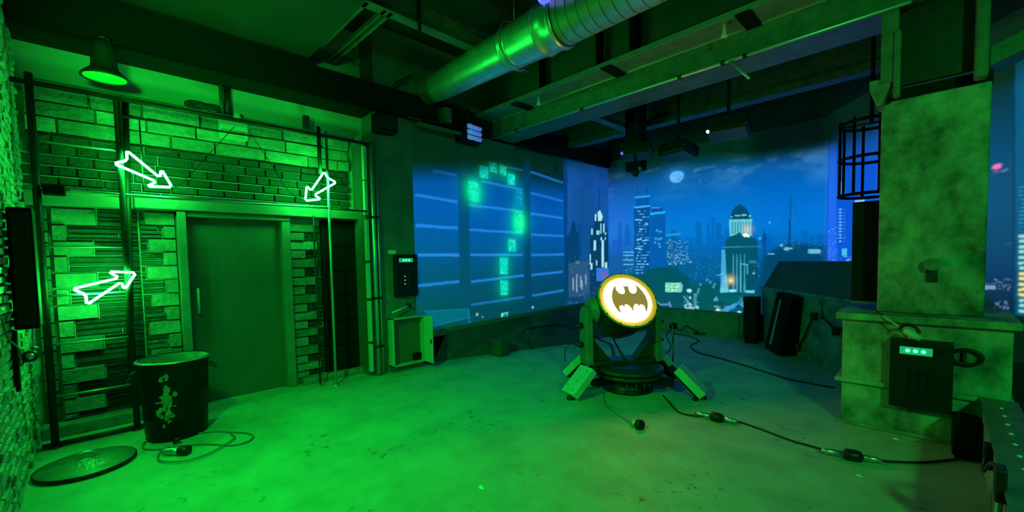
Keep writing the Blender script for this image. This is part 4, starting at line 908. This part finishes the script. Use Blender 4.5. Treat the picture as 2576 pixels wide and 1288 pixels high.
MB().tube(curve_pts([(-5.0,5.4,.02),(-5.1,5.35,.1),(-5.2,5.4,.33),(-5.3,5.8,.32),(-5.1,6.3,.32),(-4.72,6.6,.2),(-4.55,6.8,.02),(-4.2,6.6,.012),(-3.7,5.9,.012)]), .016, 8).build('cable', M_rubber, t)
t = thing('rubble_block', 'dark lump of masonry standing against the ledge under the projection', 'block', (-5.2, 4.75, 0))
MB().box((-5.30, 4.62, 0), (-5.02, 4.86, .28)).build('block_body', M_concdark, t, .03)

# ================================================================== PARAPET AND SPEAKERS RIGHT
F0 = Vector((-2.32, YB-.01, 0)); FE = F0+DD*3.05
def off(v, n, z): return Vector((v.x, v.y, z)) - NN*n
t = struct(MB().prism([off(F0, 0, 0), off(FE, 0, 0), off(FE, .16, 0), off(F0, .16, 0)], (0, 0, .99)).build('trim_10', M_conc2, None, .01), 'stained parapet slanting behind the pillar', 'parapet')
G0 = Vector((-2.17, YB-.01, 0)); GE = G0+DD*2.85
struct(MB().add([off(F0, .02, .99), off(FE, .02, .99), off(GE, .1, 1.47), off(G0, .1, 1.47), off(GE, .62, 1.47), off(G0, .62, 1.47), off(FE, .6, .99), off(F0, .6, .99)],
   [(0,1,2,3), (3,2,4,5), (7,6,1,0), (0,3,5,7), (1,6,4,2), (5,4,6,7)]).build('trim_11', mat('roof felt', (.10, .12, .12), .85, noise=.3, nscale=3)), 'dark sloping roof on top of the parapet', 'roof')
struct(MB().prism([off(F0, -.03, .96), off(FE, -.03, .96), off(FE, .18, .96), off(F0, .18, .96)], (0, 0, .05)).build('trim_12', M_conc2, None, .01), 'coping along the parapet', 'coping')
t = thing('floor_speaker', 'black column speaker leaning against the parapet', 'speaker', (-1.75, 7.7, 0))
M = Matrix.Translation((-1.80, 7.72, 0)) @ Matrix.Rotation(math.radians(-38), 4, 'Z') @ Matrix.Rotation(math.radians(9), 4, 'Y') @ Matrix.Rotation(math.radians(-6), 4, 'X')
MB().box((-.17, -.14, 0.03), (.17, .14, .98), M=M).build('cabinet', M_black, t, .015)
MB().box((-.06, -.152, .14), (-.03, -.14, .88), M=M).build('front_strip', mat('grey strip', (.30, .32, .30), .5), t)
t = thing('floor_speaker', 'small black speaker at the corner where skyline and parapet meet', 'speaker', (-2.5, 8.45, 0))
MB().box((-2.50, 8.30, .10), (-2.28, 8.55, .84)).build('cabinet', M_black, t, .01); MB().box((-2.48, 8.32, 0), (-2.30, 8.53, .1)).build('foot', M_black, t)
t = thing('wall_speaker', 'tall black panel speaker fixed behind the left edge of the pillar', 'speaker', (-.55, 5.4, 1.1))
MB().box((-.635, 5.40, 1.12), (-.425, 5.52, 2.10)).build('cabinet', M_black, t, .01); MB().box((-.46, 5.5, 1.5), (-.40, 5.56, 1.6)).build('bracket', M_dmetal, t)
def on_par(px, py): # point on the parapet face
    r = ray(px, py); n = NN; k = (F0+NN*.035-EYE).dot(n)/r.dot(n); return EYE+r*k
t = thing('parapet_cable', 'black cable pinned in a zigzag on the parapet face beside the leaning speaker', 'cable', on_par(2060, 830))
MB().tube(curve_pts([on_par(x, y) for x, y in ((1990,875),(2008,868),(2022,850),(2034,820),(2050,795),(2075,805),(2095,825),(2105,830),(2125,822))], 6), .013, 8).build('cable', M_rubber, t)
for x, y in ((2008, 872), (2048, 795), (2103, 832)):
    p = on_par(x, y); MB().box(tuple(p-Vector((.04,.04,.06))), tuple(p+Vector((.03,.03,.05)))).build('clip', M_blackpl, t, .01)
o = MB().tube([on_par(2062, 760)+Vector((0,0,.02)), on_par(2066, 800)], .02, 8).build('drain_pipe', M_conc2); tag(o, 'short drain pipe on the parapet above the zigzag cable', 'pipe')

# ================================================================== PILLAR
PY = 5.15
t = struct(MB().box((-.415, PY, 1.05), (.252, PY+.62, 2.95)).build('pillar', M_conc, None, .012), 'stained square concrete pillar on a stepped pedestal', 'pillar')
t2 = thing('pedestal', 'stained stepped concrete pedestal under the pillar', 'pedestal', (-.12, 5.4, 0))
t2['kind'] = 'structure'
MB().box((-.64, 4.96, .0), (.40, 5.9, .985)).build('pedestal_body', M_conc, t2, .01)
MB().box((-.685, 4.90, .985), (.44, 5.95, 1.048)).build('pedestal_cap', M_conc, t2, .012)
MB().box((-.69, 4.925, .395), (.42, 5.92, .435)).build('pedestal_band', M_conc, t2, .01)
MB().box((-.665, 4.935, 0), (.41, 5.9, .03)).build('pedestal_foot', M_conc2, t2, .008)
t = thing('pillar_fitting', 'small round cup fitting on the pillar face', 'fitting', (-.057, PY, 1.46))
MB().lathe([(.03, 0), (.034, .02), (.05, .05), (.055, .07)], (-.057, PY, 1.47), (0, -1, .25), 24).build('cup', M_paintsteel, t)
MB().box((-.095, PY-.012, 1.33), (-.02, PY, 1.44)).build('shadow_plate', M_dmetal, t, .01)  # dark plate in place of the shadow below the cup
# electronics box
t = thing('power_box', 'square black power box with three green lights on the pedestal front', 'power box', (-.1, 4.9, .25))
MB().box((-.298, 4.84, .275), (.085, 4.955, .855)).build('box_body', M_blackpl, t, .01)
MB().box((-.235, 4.832, .735), (-.035, 4.84, .80)).build('display', M_led, t, .003)
for k in range(3): MB().lathe([(.015, 0), (.012, .006)], (-.185+k*.048, 4.832, .768), (0, -1, 0), 14).build('display_light', M_leddot, t)
MB().box((-.03, 4.834, .74), (.02, 4.84, .79)).build('display_window', M_black, t)
for k in range(3): MB().box((-.18+k*.055, 4.833, .44), (-.165+k*.055, 4.84, .60)).build('vent', M_black, t)
t = thing('equipment_box', 'low black box in the corner between pedestal and low wall', 'box', (.17, 4.78, 0))
MB().box((.085, 4.62, .03), (.225, 4.915, .30)).build('box_body', M_black, t, .012); MB().box((.10, 4.65, 0), (.21, 4.90, .03)).build('foot', M_black, t)
t = thing('hanging_plug', 'pale grey plug and chain hanging over the top of the power box', 'plug', aty(2290, 825, 4.8))
a_, b_ = aty(2275, 830, 4.80), aty(2325, 858, 4.79)
MB().lathe([(.022, 0), (.028, .02), (.026, .08), (.018, .12)], a_, b_-a_, 18).build('plug_grip', M_case, t)
MB().tube(curve_pts([aty(2262,828,4.82), aty(2275,818,4.81), aty(2300,822,4.81), aty(2314,838,4.80)]), .013, 10).build('clamp_ring', M_blackpl, t)
P = [aty(2222+38*k/9, 796+24*k/9, 4.88-.006*k) for k in range(10)]
mb = MB()
for k, p in enumerate(P): mb.ico(p, .009, 6)
mb.build('chain', M_tube, t); MB().tube([aty(2205, 782, 5.0), P[0]], .006, 8).build('lead', M_rubber, t)
t = thing('wall_loop', 'dark oval handle loop on the pedestal right of the power box', 'loop', (.15, 4.95, .7))
cx, cz = .155, .745; MB().tube([(cx+.085*math.cos(a)**1, 4.93, cz+.06*math.sin(a)) for a in np.linspace(0, 2*PI, 32, endpoint=False)], .014, 8, closed=True).build('ring', M_blackpl, t); MB().box((cx-.02, 4.925, cz-.05), (cx, 4.955, cz+.05)).build('ring_bar', M_dmetal, t)
# steelwork over the pillar
t = thing('steel_bracket', 'painted steel plates and stubs between pillar top and beam', 'bracket', (-.08, 5.2, 2.95)); t['kind'] = 'structure'
MB().box((-.415, 5.0, 3.08), (-.30, 5.18, 3.70)).build('stub', M_paintsteel, t, .008); MB().box((-.33, 4.97, 2.93), (-.28, 5.05, 3.5)).build('stub', M_paintsteel, t, .02)
MB().box((.145, 4.97, 2.95), (.225, 5.1, 3.9)).build('stub', M_paintsteel, t, .02)
MB().box((-.30, 5.13, 3.06), (.16, 5.17, 3.72)).build('web_plate', M_dmetal, t)
MB().prism([(-.49, 5.02, 3.13), (-.49, 5.02, 3.05), (-.44, 5.02, 2.90), (-.40, 5.02, 2.90), (-.32, 5.02, 3.13)], (0, .25, 0)).build('haunch', M_conc2, t, .008)
MB().box((-.43, 5.2, 2.95), (.26, 5.7, 3.05)).build('bearing_plate', M_black, t)
MB().prism([(.23, 5.1, 3.05), (.42, 5.1, 3.12), (.42, 5.1, 3.28), (.23, 5.1, 3.2)], (0, .3, 0)).build('haunch', M_paintsteel, t, .008)
# safety cage
t = thing('ladder_cage', 'round black ladder safety cage hanging left of the pillar', 'cage', (-.58, 5.85, 2.1))
cc_ = Vector((-.568, 6.1, 0)); R_ = .276
for z in (3.008, 2.627, 2.231):
    MB().tube([cc_+Vector((math.cos(a)*R_, math.sin(a)*R_, z)) for a in np.linspace(0, 2*PI, 40, endpoint=False)], .017, 8, closed=True).build('hoop', M_black, t)
for k in range(8):
    a = 2*PI*k/8+.35; MB().tube([cc_+Vector((math.cos(a)*R_, math.sin(a)*R_, 2.22)), cc_+Vector((math.cos(a)*R_, math.sin(a)*R_, 3.05))], .014, 8).build('bar', M_black, t)
MB().tube([cc_+Vector((0, 0, 3.0)), cc_+Vector((0, 0, 4.9))], .02, 8).build('drop_rod', M_black, t); MB().tube([cc_+Vector((-R_, 0, 3.008)), cc_+Vector((R_, 0, 3.008))], .012, 8).build('cross_bar', M_dmetal, t)

# low wall bottom right
lw = struct(MB().box((.245, 2.0, 0), (.40, 4.93, .425)).build('wall_low', M_conc, None, .01), 'low concrete wall at the lower right edge', 'wall')
MB().box((.235, 2.0, .425), (.43, 4.93, .44)).build('top_plate', mat('top plate', (.16, .18, .18), .5, metal=.3, noise=.4, nscale=8), lw)
mb = MB()
for k in range(13): mb.ico(Vector((.33, 4.66-k*.205, .442)), .012, 6, .6)
mb.build('rivet', M_white, lw)
t = thing('wall_socket', 'black cable socket higher and farther along the low concrete wall', 'socket', atx(2491, 1148, .24))
p = atx(2491, 1148, .235); MB().box(tuple(p+Vector((-.03,-.05,-.075))), tuple(p+Vector((.01,.05,.075)))).build('socket_body', M_blackpl, t, .01)
t = thing('wall_socket', 'black cable socket nearer the camera on the low concrete wall', 'socket', atx(2524, 1218, .24))
p2 = atx(2524, 1218, .235); MB().box(tuple(p2+Vector((-.03,-.05,-.085))), tuple(p2+Vector((.01,.05,.085)))).build('socket_body', M_blackpl, t, .01)
MB().tube(curve_pts([p2+Vector((-.01,0,-.08)), p2+Vector((-.015,-.02,-.16)), p2+Vector((-.01,-.05,-.24))]), .014, 8).build('lead', M_galv, t)
o = MB().tube(curve_pts([p+Vector((-.02,-.05,.0)), p+Vector((-.035,-.15,-.05)), p2+Vector((-.035,.12,.05)), p2+Vector((-.02,.04,.06))]), .010, 8).build('short_cable', M_rubber); tag(o, 'short black cable joining the two sockets on the low wall', 'cable')
# loose chips on the floor
rr = random.Random(9)
for k, (x, y) in enumerate(((2110, 1055), (2253, 1105), (2160, 1197), (1210, 1226))):
    p = atz(x, y); s_ = .012+.008*rr.random()
    o = MB().add([p+Vector((s_*2,0,0)), p+Vector((0,s_*1.2,0)), p+Vector((-s_*1.5,0,0)), p+Vector((0,-s_,0)), p+Vector((0,0,s_))], [(0,1,4),(1,2,4),(2,3,4),(3,0,4),(3,2,1,0)]).build('stone_chip', M_white)
    tag(o, ['pale stone chip at the left foot of the pedestal', 'pale stone chip on the floor in front of the pedestal', 'pale stone chip beyond the second coupler of the power cable', 'pale stone chip on the bright green floor mid room'][k], 'stone chip', 'loose chips on the floor')
